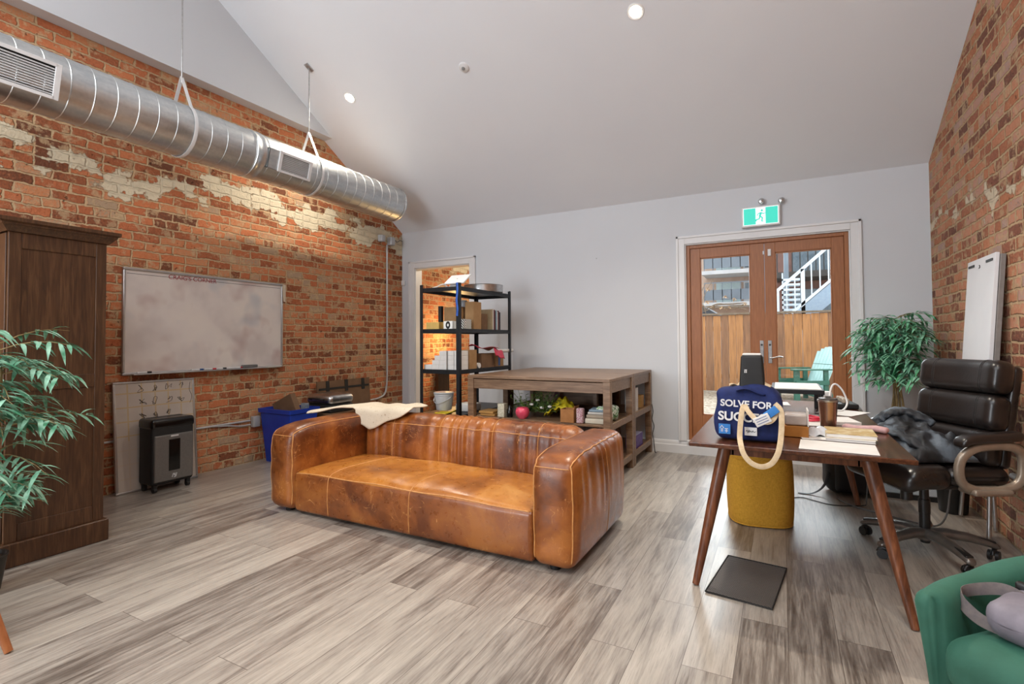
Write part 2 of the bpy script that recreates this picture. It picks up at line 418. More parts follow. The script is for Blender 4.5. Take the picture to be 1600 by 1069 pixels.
# baseboards
def bboard(name, x0, x1, y=YF):
    b = B().prism([(x0, y, 0), (x0, y-.018, 0), (x0, y-.018, .085), (x0, y-.012, .095), (x0, y-.012, .12), (x0, y-.004, .135), (x0, y, .135)], (x1-x0, 0, 0))
    return struct(name, b, M_TRIM, smooth=.5)
bboard('baseboard_back', -3.565, XR)
# door casings
def casing(name, x0, x1, z0, z1, w=.085, sill=False):
    b = B(); y = YF
    for (a, c, e, f) in ((x0-w, x0, z0, z1+w), (x1, x1+w, z0, z1+w), (x0, x1, z1, z1+w)):
        b.box(a, c, y-.018, y, e, f)
    b.box(x0-w-.012, x0-w+.012, y-.03, y, z0, z1+w+.012); b.box(x1+w-.012, x1+w+.012, y-.03, y, z0, z1+w+.012); b.box(x0-w-.012, x1+w+.012, y-.03, y, z1+w-.012, z1+w+.012)
    # reveals
    b.box(x0, x0+.012, y, y+TH, z0, z1); b.box(x1-.012, x1, y, y+TH, z0, z1); b.box(x0+.012, x1-.012, y, y+TH, z1-.012, z1)
    if sill: b.box(x0, x1, y-.03, y+.05, z0-.02, z0+.012)
    return struct(name, b, M_TRIM, bev=.003)
casing('trim_2', D1[0], D1[1], 0.0, D1[2]); casing('trim_3', D2[0], D2[1], D2[2], D2[3], .075, True)
# ------------------------------------------------------------------ french door
M_DOOR = pm('orange_brown_door_wood', 'aa6c40', '925b34', .42, sc=6, st=(14, 14, 1), bump=.05)
M_STEEL = pm('brushed_steel', 'c8c8c8', 'b0b0b0', .28, 1, sc=30)
def glass(name):
    t = NT(name); t.n.remove(t.b)
    tr = t.new('ShaderNodeBsdfTransparent'); tr.inputs[0].default_value = (.97, .985, .98, 1)
    gl = t.new('ShaderNodeBsdfGlossy'); gl.inputs['Roughness'].default_value = .02
    fr = t.new('ShaderNodeFresnel'); fr.inputs[0].default_value = 1.45
    m = t.new('ShaderNodeMixShader'); t.put(m.inputs[0], fr.outputs[0]); t.put(m.inputs[1], tr.outputs[0]); t.put(m.inputs[2], gl.outputs[0])
    t.t.links.new(m.outputs[0], t.out.inputs[0]); return t.m
M_GLASS = glass('clear_window_glass')
yd = YF+.045
b = B(); x0, x1, z0, z1 = D2[0]+.012, D2[1]-.012, D2[2]+.012, D2[3]-.012
b.box(x0, x0+.035, yd-.02, yd+.08, z0, z1); b.box(x1-.035, x1, yd-.02, yd+.08, z0, z1); b.box(x0+.035, x1-.035, yd-.02, yd+.08, z1-.035, z1); b.box(x0+.035, x1-.035, yd-.02, yd+.08, z0, z0+.03)
struct('trim_4', b, M_DOOR, bev=.003)
xm = -.145
def leaf(name, a, c, st_l, st_r):
    t = thing(name, None, None, (a, yd, z0+.03)); t['kind'] = 'structure'
    w = c-a; h = z1-.035-z0-.03; b = B()
    b.box(0, st_l, 0, .045, 0, h); b.box(w-st_r, w, 0, .045, 0, h); b.box(st_l, w-st_r, 0, .045, 0, .24); b.box(st_l, w-st_r, 0, .045, h-.105, h)
    g = [(st_l, .012), (w-st_r-.008, .012)]
    b.box(st_l, st_l+.01, .006, .04, .24, h-.105); b.box(w-st_r-.01, w-st_r, .006, .04, .24, h-.105); b.box(st_l, w-st_r, .006, .04, .24, .25); b.box(st_l, w-st_r, .006, .04, h-.115, h-.105)
    mk('door_frame', b, M_DOOR, t, bev=.002)
    mk('glass_pane', B().box(st_l+.01, w-st_r-.01, .02, .026, .25, h-.115), M_GLASS, t)
    return t, w, h
dl, w, h = leaf('door_1', x0+.037, xm-.002, .10, .13)
dr, w2, h2 = leaf('door_2', xm+.002, x1-.037, .095, .10)
def handle(door, x, s):
    b = B().box(x-.018, x+.018, -.006, 0, .80, 1.03)
    hd = mk('handle', b, M_STEEL, door, bev=.003, label='chrome lever handle on a tall plate')
    b = B().cyl((x, -.006, .855), (x, -.05, .855), .008); b.tube(smoothpts([(x, -.048, .855), (x+s*.03, -.05, .857), (x+s*.075, -.05, .868), (x+s*.115, -.046, .862)]), .007)
    mk('lever', b, M_STEEL, hd); b = B().cyl((x, -.006, .985), (x, -.012, .985), .01); mk('keyhole', b, pm('dark_metal', '303030', rough=.4), hd)
handle(dl, w-.035, -1); handle(dr, .035, 1)
mk('sensor', B().box(.03, .06, -.014, 0, h-.14, h-.07), M_TRIM, dr, bev=.003, label='small white door sensor')
mk('magnet', B().box(w-.012, w, -.012, 0, h-.12, h-.085), M_TRIM, dl, bev=.002, label='small white sensor magnet')

# ------------------------------------------------------------------ back room behind the doorway
b = B(); b.box(XL-.3, -1.6, YF+.16, 9.2, -.12, 0); struct('floor_back_room', b, M_FLOOR)
b = B(); b.box(XL-.25, XL, YF+.14, 9.2, 0, 2.9); struct('wall_left_back_room', b, M_BRICK_L, smooth=0)
b = B(); b.box(XL, -1.6, 9.2, 9.3, 0, 2.9); struct('wall_back_room', b, M_WALL, smooth=0)
b = B(); b.box(-1.7, -1.6, YF+.14, 9.2, 0, 2.9); struct('wall_right_back_room', b, M_WALL, smooth=0)
b = B(); b.box(XL, -1.6, YF+.14, 9.3, 2.9, 3.0); struct('ceiling_back_room', b, M_CEIL, smooth=0)
b = B(); b.box(XL, XL+.03, 7.5, 7.62, 0, 2.1); b.box(XL, XL+.03, 8.4, 8.52, 0, 2.1); b.box(XL, XL+.03, 7.5, 8.52, 2.1, 2.2); b.box(XL, XL+.015, 7.62, 8.4, 0, 2.1)
struct('trim_5', b, M_TRIM)
pl = bpy.data.lights.new('warm_back_room_lamp', 'POINT'); pl.energy = 22; pl.color = (1, .62, .25); pl.shadow_soft_size = .12
po = bpy.data.objects.new('warm_back_room_lamp', pl); COL.objects.link(po); po.location = (-4.45, 6.55, 1.25)
pl = bpy.data.lights.new('back_room_ceiling_lamp', 'POINT'); pl.energy = 40; pl.color = (1, .85, .65); pl.shadow_soft_size = .15
po = bpy.data.objects.new('back_room_ceiling_lamp', pl); COL.objects.link(po); po.location = (-3.3, 7.4, 2.6)

# ------------------------------------------------------------------ ceiling fittings
def cn(x, y):
    e = .01; dx = (ceil_z(x+e, y)-ceil_z(x-e, y))/(2*e); dy = (ceil_z(x, y+e)-ceil_z(x, y-e))/(2*e)
    return Vector((dx, dy, -1)).normalized()     # points down into the room
M_LAMP = emis('lamp_glow', 'fff4e0', 60)
for i, (x, y) in enumerate(DL):
    n = cn(x, y); z = ceil_z(x, y); c = Vector((x, y, z)); q = Vector((0, 0, 1)).rotation_difference(n).to_matrix().to_4x4()
    lab = ['round recessed ceiling light near the left brick wall above the duct', 'round recessed ceiling light at the top centre of the sloped ceiling'] + ['recessed ceiling light on the rear slope behind the camera, %s' % k for k in ('middle', 'right side', 'left side')]
    t = thing('recessed_light', lab[i], 'ceiling light', tuple(c), 0, 'recessed lights in the sloped ceiling')
    mk('trim_ring', B().lathe([(.046, -.012), (.048, .003), (.062, .006), (.068, .001), (.068, -.006)], (0, 0, 0), n=32, M=q), M_TRIM, t)
    mk('bulb', B().lathe([(.0001, .004), (.03, .005), (.047, -.001), (.047, -.01), (.0001, -.011)], (0, 0, 0), n=24, M=q), M_LAMP, t)
    spot('lamp_of_recessed_light', tuple(c+n*.03), tuple(c+n*.03+Vector((0, 0, -1))+n*.25), [165, 210, 45, 150, 45][i], ang=118, rad=.03, blend=.9)
x, y = -2.582, 3.933; n = cn(x, y); c = Vector((x, y, ceil_z(x, y))); q = Vector((0, 0, 1)).rotation_difference(n).to_matrix().to_4x4()
t = thing('smoke_detector', 'small round white smoke detector on the sloped ceiling between two lights', 'smoke detector', tuple(c))
mk('body', B().lathe([(.0001, .022), (.03, .022), (.045, .014), (.05, 0), (.0001, -.001)], n=32, M=q), M_TRIM, t)
mk('sensor_head', B().lathe([(.0001, .034), (.012, .033), (.016, .028), (.018, .02), (.0001, .019)], n=24, M=q), pm('grey_plastic', '909090', rough=.5), t)

# ------------------------------------------------------------------ spiral duct
M_GALV = None
t = NT('galvanised_steel'); v = t.objc(); f = t.noise(t.scale(v, (4, .6, 4)), 6, 5); f2 = t.noise(v, 45, 4)
t.set(t.ramp(t.math('ADD', t.math('MULTIPLY', f, .7), t.math('MULTIPLY', f2, .3)), [(.3, L('b8bcbe')), (.7, L('dedfdd'))]), t.ramp(f, [(.3, .32), (.7, .48)]), 1.0)
t.bump(f2, .08, .003); M_GALV = t.m
DX, DZ, DR = -4.25, 2.933, .205
M_WHITE_METAL = pm('white_enamel', 'e8e8e8', 'dedede', .4, sc=8)
M_DARK = pm('matt_black', '141414', '1e1e1e', .6, sc=20)
du = thing('spiral_duct', 'long round galvanised metal air duct hanging along the left brick wall', 'air duct', (DX, 1.2, DZ))
b = B(); prof = []; y = -2.55; ye = 4.85
couple = [2.93, 3.02]
while y < ye:
    prof += [(DR, y), (DR, y+.122), (DR+.0028, y+.125), (DR+.0028, y+.129)]; y += .132
prof = [(r, min(yy, ye)-1.2) for r, yy in prof] + [(DR, ye-1.2), (DR+.006, ye-1.195), (DR+.006, ye-1.175), (DR-.01, ye-1.172), (.0001, ye-1.172)]
for r, yy in list(prof): pass
mk('pipe', B().lathe(prof, axis='Y', n=72), M_GALV, du, smooth=.6)
mk('coupling', B().lathe([(DR+.001, 2.86-1.2), (DR+.009, 2.865-1.2), (DR+.009, 2.885-1.2), (DR+.005, 2.89-1.2), (DR+.005, 2.93-1.2), (DR+.009, 2.935-1.2), (DR+.009, 2.95-1.2), (DR+.001, 2.955-1.2)], axis='Y', n=72), M_GALV, du)
def grille(y0, y1, hh, box=None):
    M = Matrix.Translation((0, 0, 0)) @ Matrix.Rotation(radians(14), 4, 'Y')     # faces the room and slightly down
    xo = DR+.02; b = B(); fr = .022
    yy0, yy1 = y0-1.2, y1-1.2
    b.box(xo, xo+.012, yy0, yy0+fr+.01, -hh, hh, M); b.box(xo, xo+.012, yy1-fr-.01, yy1, -hh, hh, M)
    b.box(xo, xo+.012, yy0+fr, yy1-fr, -hh, -hh+fr, M); b.box(xo, xo+.012, yy0+fr, yy1-fr, hh-fr, hh, M)
    g = mk('grille', b, M_WHITE_METAL, du, bev=.002, label='white louvred air grille')
    n = int((2*hh-2*fr)/.0155); b = B()
    for i in range(n):
        z = -hh+fr+.008+i*.0155
        b.add([M @ Vector(q) for q in [(xo+.008, yy0+fr, z-.004), (xo+.008, yy1-fr, z-.004), (xo-.006, yy1-fr, z+.006), (xo-.006, yy0+fr, z+.006), (xo+.008, yy0+fr, z-.0025), (xo+.008, yy1-fr, z-.0025), (xo-.006, yy1-fr, z+.0075), (xo-.006, yy0+fr, z+.0075)]],
              [(0, 1, 2, 3), (7, 6, 5, 4), (0, 4, 5, 1), (3, 2, 6, 7)])
    mk('louvre', b, M_WHITE_METAL, g, smooth=0)
    mk('throat', B().box(xo-.07, xo-.03, yy0+.01, yy1-.01, -hh+.01, hh-.01, M), M_DARK, g)
    b = B(); a0, a1 = (yy0-(box or 0)), yy1-.008
    for (za, zb) in ((-hh+.006, -hh+.012), (hh-.012, hh-.006)): b.box(xo-.09, xo, a0, a1, za, zb, M)
    b.box(xo-.09, xo, a0, a0+.006, -hh+.006, hh-.006, M); b.box(xo-.09, xo, a1-.006, a1, -hh+.006, hh-.006, M)
    if box: b.box(xo-.006, xo, a0, yy0+.01, -hh+.006, hh-.006, M)
    mk('collar', b, M_GALV, g, smooth=0)
grille(.86, 1.47, .112); grille(3.06, 3.42, .093, .10)
for i, y in enumerate((2.33, 3.58)):
    zc = ceil_z(DX, y); ap = DZ+.44
    t = thing('duct_hanger', ['steel rod and strap hanger nearer the camera holding up the duct', 'steel rod and strap hanger holding the duct near its far grille'][i], 'hanger', (DX, y, zc), 0, 'rod hangers of the duct')
    mk('rod', B().cyl((0, 0, 0), (0, 0, ap-.05-zc), .006, n=10), M_STEEL, t)
    nn = cn(DX, y); b = B(); q = Vector((0, 0, 1)).rotation_difference(nn).to_matrix().to_4x4(); b.box(-.025, .025, -.045, .045, -.002, .012, q); mk('ceiling_plate', b, M_STEEL, t)
    r = DR+.008; pts = [(0, 0, ap-zc)]
    a0 = radians(52)
    for k in range(25):
        a = a0 - (pi+2*a0)*k/24 + 0; pts.append((r*cos(a), 0, DZ-zc+r*sin(a)))
    pts.append((0, 0, ap-zc)); mk('strap', B().tube(pts, .01, 6, flat=(.0022, .016, (0, 1, 0))), M_WHITE_METAL, t)

# ------------------------------------------------------------------ cabinet on the left
t = NT('dark_brown_oak'); v = t.scale(t.objc(), (9, 9, .7)); f = t.noise(v, 5, 7, .6, 1.2); f2 = t.noise(t.scale(t.objc(), (60, 60, 2)), 4, 3)
t.set(t.ramp(t.math('ADD', t.math('MULTIPLY', f, .7), t.math('MULTIPLY', f2, .3)), [(.3, L('301d10')), (.5, L('4a2f1b')), (.7, L('694a30'))]), .42); t.bump(f2, .15, .002); M_OAK = t.m
cb = thing('wardrobe_cabinet', 'tall dark brown wooden cabinet with cornice standing at the left edge', 'cabinet', (-4.27, 1.38, 0))
# local: x -.53..+.52 (to the panelled side), y -.24..+.24
X1, Xb = .52, -.53; ya, yb = -.225, .235; b = B()
zt = 1.845
b.box(Xb, X1-.018, ya+.01, yb-.01, .10, zt-.02)
for (p, q) in ((ya, ya+.055), (yb-.055, yb)): b.box(X1-.02, X1, p, q, .13, zt)
for (e, f_) in ((.13, .225), (.955, 1.035), (1.757, zt)): b.box(X1-.02, X1-.001, ya+.055, yb-.055, e, f_)
mk('body', b, M_OAK, cb, bev=.0025)
b = B()
for (e, f_) in ((.225, .955), (1.035, 1.757)): b.box(X1-.017, X1-.008, ya+.055, yb-.055, e, f_)
mk('side_panel', b, M_OAK, cb)
b = B().box(Xb, X1+.022, ya-.022, yb+.022, 0, .13); mk('plinth', b, M_OAK, cb, bev=.006)
b = B()
pr = [(0, 0), (.012, 0), (.02, .012), (.035, .03), (.042, .036), (.042, .044), (.056, .052), (.056, .072), (0, .072)]
for k in range(len(pr)-2):
    (d0, h0), (d1, h1) = pr[k], pr[k+1]
    def ring(d, h): return [(Xb, ya-d, zt+h), (X1+d, ya-d, zt+h), (X1+d, yb+d, zt+h), (Xb, yb+d, zt+h)]
    r0, r1 = ring(d0, h0), ring(d1, h1); b.add(r0+r1, [(0, 1, 5, 4), (1, 2, 6, 5), (2, 3, 7, 6), (3, 0, 4, 7)])
b.add(ring(0, 0), [(0, 1, 2, 3)]); b.add(ring(.056, .072), [(3, 2, 1, 0)]); mk('cornice', b, M_OAK, cb, smooth=.4)
for k in (0, 1):
    xa = Xb+.03+k*.50; dd = mk('door', B().box(xa, xa+.49, ya-.004, ya+.018, .14, zt-.005), M_OAK, cb, bev=.003)
    mk('knob', B().cyl((xa+(.46 if k == 0 else .03), ya-.004, 1.0), (xa+(.46 if k == 0 else .03), ya-.028, 1.0), .013), M_STEEL, dd)

# ------------------------------------------------------------------ whiteboards and shredder
M_ALU = pm('satin_aluminium', 'c4c4c4', 'b6b6b6', .35, .9, sc=20)
t = NT('smeared_whiteboard'); v = t.objc()
f = t.noise(v, 2.6, 3); f2 = t.noise(t.scale(v, (1, 1, 1), (5, 2, 9)), 3.3, 2); c = t.ramp(f, [(.35, L('d0c7c2')), (.5, L('ddd5cf')), (.65, L('e2dad2'))])
c = t.mix(t.ramp(f2, [(.52, 0), (.66, .5)]), c, L('b08f88'))
c = t.mix(t.ramp(t.noise(t.scale(v, (1, 1, 1), (1, 7, 3)), 2.6, 2), [(.56, 0), (.7, .6)]), c, L('a9b3bd')); t.set(c, .30); M_WB = t.m
M_RED = pm('red_marker', 'a03038', rough=.5); M_GREYP = pm('grey_tray_plastic', '6a6a6a', rough=.5)
wb = thing('whiteboard', 'large white dry-erase board with faint smudges mounted on the brick wall', 'whiteboard', (XL, 2.94, 1.405))
wy, wz = .76, .451
mk('panel', B().box(.012, .022, -wy+.02, wy-.02, -wz+.02, wz-.02), M_WB, wb)
b = B()
b.box(.004, .034, -wy, wy, wz-.022, wz); b.box(.004, .034, -wy, wy, -wz, -wz+.022); b.box(.004, .034, -wy, -wy+.02, -wz+.022, wz-.022); b.box(.004, .034, wy-.02, wy, -wz+.022, wz-.022)
mk('frame', b, M_ALU, wb, bev=.006)
mk('marker_tray', B().box(.034, .085, -wy+.06, wy-.06, -wz, -wz+.012), M_ALU, wb, bev=.004)
mk('ruled_line', B().box(.022, .0225, -wy+.03, wy-.03, wz-.052, wz-.048), pm('dark_line', '50504c', rough=.6), wb)
text('title', "CRAIG'S CORNER", .055, M_RED, wb, frame((.0235, -.19, wz-.048), (0, 1, 0), (0, 0, 1)), .0004)
for i, (yy, c, nm) in enumerate([(-.62, '222222', 'black'), (-.18, '1f4f8f', 'blue'), (-.06, 'c03038', 'red'), (.04, '2a2a2a', 'black'), (.13, 'd8d8d8', 'white'), (.22, 'b02a35', 'red')]):
    m = thing('marker', ['black marker at the left end of the whiteboard tray', 'blue marker lying in the whiteboard tray', 'red marker lying beside the blue one in the whiteboard tray', 'black marker near the middle of the whiteboard tray', 'white-capped marker right of the middle black one in the tray', 'red marker left of the grey eraser in the tray'][i], 'marker', (XL+.06, 2.94+yy, 1.405-wz+.02), 0, 'markers in the whiteboard tray')
    mk('barrel', B().cyl((0, -.045, 0), (0, .03, 0), .008, n=12), pm('white_plastic', 'e0e0e0', rough=.4), m); mk('cap', B().cyl((0, .03, 0), (0, .065, 0), .0088, n=12), pm('cap_'+c, c, rough=.4), m)
o = mk('eraser', B().box(-.02, .02, -.08, .08, 0, .03), M_GREYP, bev=.005, loc=(XL+.06, 3.29, 1.405-wz+.0125)); tag(o, 'grey felt eraser at the right end of the whiteboard tray', 'eraser')
b = B(); b.grid(lambda u, v: (.03+.02*v*v*(1-u)+.012*(1-u), u*.05, -v*.19), 3, 8, .001)
o = mk('hanging_note', b, pm('note_paper', 'dcd2c0', 'c8bca8', .7, sc=9), loc=(XL+.01, 3.675, 1.85)); tag(o, 'small paper note hanging on the right edge of the whiteboard', 'note')
# leaning calendar board on the floor
t = NT('calendar_board'); v = t.objc(); s = t.sep(v)
gy = t.math('PINGPONG', t.math('MULTIPLY', s[1], 1/.105), .5); gz = t.math('PINGPONG', t.math('MULTIPLY', s[2], 1/.115), .5)
ln = t.math('MAXIMUM', t.math('LESS_THAN', gy, .055), t.math('LESS_THAN', gz, .05))
top = t.math('GREATER_THAN', s[2], .42)
c = t.mix(t.noise(v, 5, 3), L('b5aaa0'), L('c9c0b6')); c = t.mix(t.math('MULTIPLY', ln, t.math('ADD', t.math('MULTIPLY', top, .4), .15)), c, L('c4a35e'))
t.set(c, .4); M_CAL = t.m
cbd = thing('calendar_board', 'smaller whiteboard with a hand-ruled grid leaning against the wall on the floor', 'whiteboard', (XL+.10, 2.11, 0.0))
tl = radians(5.0); M = Matrix.Rotation(-tl, 4, 'Y'); hh = .905; ww = .645
mk('panel', B().box(0, .012, .012, ww-.012, .012, hh-.012, M), M_CAL, cbd)
b = B()
for (a_, c_, e, f_) in ((0, ww, 0, .018), (0, ww, hh-.018, hh), (0, .018, .018, hh-.018), (ww-.018, ww, .018, hh-.018)): b.box(-.006, .018, a_, c_, e, f_, M)
mk('frame', b, M_ALU, cbd, bev=.004)
b = B(); rr = random.Random(3)
for k in range(11):
    yy = .21+.105*(k % 4)+rr.uniform(-.01, .01); zz = (.84, .73, .62)[k//4]; p = [(.0135, yy+.03*rr.uniform(-1, 1), zz+.03*rr.uniform(-1, 1)) for _ in range(7)]
    b.tube([M @ Vector(q) for q in smoothpts(p, 4)], .0016, 4); mk('handwriting', b, pm('dark_ink', '4a4440', rough=.6), cbd); b = B()
b.tube([M @ Vector(q) for q in smoothpts([(.0135, .61, .87), (.0135, .60, .80), (.0135, .62, .74), (.0135, .60, .68)], 4)], .0016, 4)
mk('handwriting', b, pm('dark_ink', '4a4440', rough=.6), cbd)
# shredder
M_GLOSSB = pm('glossy_black_plastic', '0d0d0d', '131313', .18, sc=10); M_SHG = pm('silver_grey_front', '76736f', '6c6966', .38, .25, sc=60)
sh = thing('paper_shredder', 'black and grey paper shredder on casters in front of the leaning board', 'shredder', (-4.60, 2.43, 0))
b = B(); b.rbox((0, 0, .325), (.105, .168, .265), .03, (8, 8, 8)); mk('housing', b, M_DARK, sh)
b = B(); b.rbox((0, 0, .555), (.11, .172, .045), .028, (8, 8, 6)); mk('lid', b, M_GLOSSB, sh)
b = B(); b.box(-.06, .0, -.13, .13, .598, .6015); mk('paper_slot', b, pm('slot_grey', '2c2c2c', rough=.5), sh)
b = B(); b.rbox((.104, 0, .275), (.012, .152, .19), .011, (4, 8, 8)); fp = mk('front_panel', b, M_SHG, sh, label='silver grey front panel')
b = B(); b.rbox((.113, .0, .295), (.006, .046, .13), .0055, (4, 8, 8)); mk('window', b, M_GLOSSB, fp)
b = B(); b.box(.116, .118, -.03, .03, .445, .457); mk('badge', b, pm('silver_badge', 'dcdcdc', rough=.3), fp)
Mx = frame((.1175, 0, .125), (0, 1, 0), (0, 0, 1)); b = B()
for (xa, ya_, xb, yb_) in ((-.018, -.014, -.008, .016), (-.008, .016, .004, -.006), (.004, -.006, .004, .016), (.010, -.014, .018, .016), (-.004, -.016, .010, -.014)):
    b.tube([Mx @ Vector((xa, ya_, 0)), Mx @ Vector((xb, yb_, 0))], .0035, 6)
mk('emblem', b, pm('silver_badge', 'dcdcdc'), fp)
for sx in (-1, 1):
    for sy in (-1, 1): mk('caster', B().cyl((sx*.075-.004, sy*.13-.012, .022), (sx*.075-.004, sy*.13+.012, .022), .022, n=18).box(sx*.075-.018, sx*.075+.012, sy*.13-.015, sy*.13+.015, .03, .065), M_DARK, sh)

# ------------------------------------------------------------------ wall conduits, boxes, outlets
M_COND = pm('white_conduit', 'c8c8c8', 'b5b5b5', .45, .2)
o = mk('wall_conduit', B().tube(smoothpts([(.02, 5.36, 2.56), (.02, 5.36, 1.9), (.02, 5.36, 1.2), (.02, 5.36, .78), (.02, 5.35, .62), (.02, 5.31, .51), (.02, 5.22, .47), (.02, 5.07, .455), (.02, 4.6, .45)], 5), .012), M_COND, loc=(XL, 0, 0)); tag(o, 'white conduit pipe running down the brick wall beside the doorway', 'conduit')
o = mk('wall_conduit', B().tube([(.014, 1.2, .425), (.014, 3.33, .425)], .010), M_COND, loc=(XL, 0, 0)); tag(o, 'thin horizontal white conduit low on the brick wall behind the shredder', 'conduit')
o = mk('wall_conduit', B().tube(smoothpts([(.014, 2.95, .42), (.016, 3.1, .405), (.02, 3.22, .385), (.02, 3.33, .385)], 5), .007), M_COND, loc=(XL, 0, 0)); tag(o, 'short white cable curving under the horizontal conduit to the outlet', 'cable')
o = mk('outlet_box', B().rbox((0, 0, 0), (.025, .04, .055), .008, (6, 6, 6)), pm('outlet_grey', 'b5b5b5', 'a8a8a8', .4), loc=(XL+.026, 3.385, .41)); tag(o, 'grey metal power outlet box low on the wall beside the blue bin', 'outlet')
for i, (yy, zz, hs) in enumerate([(5.23, 2.625, .045), (5.42, 2.615, .055)]):
    o = mk('junction_box', B().rbox((0, 0, 0), (.04, hs*.8, hs), .012, (6, 6, 6)), pm('junction_white', 'c4c8cc', 'b2b6ba', .45), loc=(XL+.041, yy, zz)); tag(o, ['smaller white junction box high on the brick wall', 'larger white junction box high on the brick wall nearest the corner'][i], 'junction box', 'junction boxes above the conduit')
o = mk('loose_wire', B().tube(smoothpts([(.045, 5.47, 2.62), (.03, 5.52, 2.65), (.02, 5.56, 2.63), (.03, 5.62, 2.66), (.02, 5.68, 2.66)], 5), .006), pm('wire_grey', '8a8480'), loc=(XL, 0, 0)); tag(o, 'loose grey wires leading from the junction box into the corner', 'wire')
o = mk('wall_conduit', B().tube([(-.02, -1.5, .425), (-.02, 3.95, .425)], .017), M_COND, loc=(XR, 0, 0)); tag(o, 'thick white conduit low on the right brick wall behind the office chair', 'conduit')
# exit sign
ex = thing('exit_sign', 'lit green running man exit sign above the french doors', 'exit sign', (-.168, YF, 2.455))
mk('housing', B().box(-.175, .175, -.055, 0, -.10, .105), M_WHITE_METAL, ex, bev=.006)
t = NT('lit_sign_green'); t.set(L('20b098'), .4); t.put(t.b.inputs['Emission Color'], L('35cdb8')); t.b.inputs['Emission Strength'].default_value = .75; MG = t.m
t = NT('lit_sign_white'); t.set(L('ffffff'), .4); t.put(t.b.inputs['Emission Color'], L('f4fffc')); t.b.inputs['Emission Strength'].default_value = .8; MW = t.m
fc = mk('sign_face', B().box(-.158, .158, -.058, -.0555, -.082, .088), MW, ex)
mk('green_panel', B().box(-.154, -.044, -.0592, -.058, -.079, .085), MG, fc, smooth=0)
mk('green_panel', B().box(.044, .154, -.0592, -.058, -.079, .085), MG, fc, smooth=0)
b = B(); y = -.0592
b.cyl((.012, y, .056), (.012, -.058, .056), .011, n=18)
for pts, r in (([(.004, .038), (-.006, .0)], .010), ([(-.006, .0), (.016, -.018), (.010, -.05), (.024, -.054)], .007), ([(-.006, .0), (-.012, -.026), (-.04, -.034), (-.042, -.05)], .007), ([(.004, .036), (-.022, .026), (-.03, .006)], .005), ([(.004, .036), (.026, .022), (.042, .028)], .005)):
    b.tube([(x_, y+.0005, z_) for x_, z_ in pts], r, 8, flat=(r, .0008, (0, 1, 0)))
mk('running_figure', b, MG, fc)
for i, (xx, zz) in enumerate(((-.158, 2.605), (.02, 2.59))):
    e = thing('emergency_lamp_head', ['small round clear emergency lamp head left above the exit sign', 'small round clear emergency lamp head right above the exit sign'][i], 'emergency lamp', (xx-.0, YF, zz), 0, 'emergency lamp heads above the exit sign')
    mk('base', B().cyl((0, 0, 0), (0, -.03, 0), .018, n=20), M_WHITE_METAL, e); mk('lens', B().lathe([(.0001, -.075), (.02, -.07), (.03, -.055), (.024, -.035), (.012, -.028), (.0001, -.028)], axis='Y', n=24), M_STEEL, e)
o = mk('light_switch', B().rbox((0, 0, 0), (.037, .004, .057), .003, (6, 4, 6)).rbox((0, -.004, 0), (.016, .005, .033), .003, (4, 4, 4)), M_TRIM, loc=(.715, YF-.0045, 1.30)); tag(o, 'white rocker light switch on the wall right of the french doors', 'light switch')
o = mk('wall_hook', B().cyl((0, 0, 0), (0, -.018, 0), .006, n=12), M_STEEL, loc=(-1.904, YF, 2.18)); tag(o, 'tiny metal screw hook in the white wall left of the french doors', 'hook')
o = mk('thermostat', B().rbox((0, 0, 0), (.03, .012, .035), .006, (6, 4, 6)), M_TRIM, loc=(XL+.032, YF-.013, 2.06)); tag(o, 'small white sensor box in the corner beside the doorway casing', 'sensor')
# ------------------------------------------------------------------ leather sofa
def leather(name, stops, rough=(.28, .5), crease=.35, split=None):
    t = NT(name); v = t.objc()
    f = t.noise(v, 2.8, 4, .55, .5); f2 = t.noise(v, 24, 5, .6); f3 = t.noise(v, 110, 3)
    m = t.math('ADD', t.math('MULTIPLY', f, .84), t.math('MULTIPLY', f2, .16))
    c = t.ramp(m, stops)
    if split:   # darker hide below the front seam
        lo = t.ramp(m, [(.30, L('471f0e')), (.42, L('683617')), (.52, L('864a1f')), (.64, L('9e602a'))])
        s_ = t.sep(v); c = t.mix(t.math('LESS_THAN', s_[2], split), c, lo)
    # fine pale scratches: thin level lines of stretched noise, in two directions
    for sc_, off_, lim in (((1.0, 1.0, 3.2), (3, 1, 7), .0035), ((3.0, 1.6, 1.0), (9, 4, 2), .0040), ((1.3, 3.0, 1.5), (1, 8, 5), .0030)):
        q = t.noise(t.scale(v, sc_, off_), 5.5, 3, .5, .8); ln = t.math('LESS_THAN', t.math('ABSOLUTE', t.math('SUBTRACT', q, .5)), lim)
        msk = t.ramp(t.noise(t.scale(v, (1, 1, 1), off_), 7.0, 3), [(.52, 0), (.60, .6)])
        c = t.mix(t.math('MULTIPLY', ln, msk), c, L('d89a5c'))
    t.set(c, t.ramp(f2, [(.3, rough[0]), (.7, rough[1])])); t.b.inputs['Specular IOR Level'].default_value = .55
    h = t.math('ADD', t.math('MULTIPLY', f3, .25), t.math('MULTIPLY', f2, crease)); t.bump(h, .35, .004); return t.m
M_LEA = leather('worn_cognac_leather', [(.30, L('441f0e')), (.42, L('6a3717')), (.52, L('8c4e20')), (.64, L('a9662c'))], (.27, .44))
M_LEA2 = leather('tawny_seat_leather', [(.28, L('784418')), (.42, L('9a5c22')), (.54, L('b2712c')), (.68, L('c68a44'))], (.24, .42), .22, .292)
M_SEAM = pm('pale_seam_leather', 'cf9458', 'b87c44', .5, sc=40)
sf = thing('leather_sofa', 'large worn brown leather sofa with rounded arms in the middle of the room', 'sofa', (-2.145, 2.46, 0))
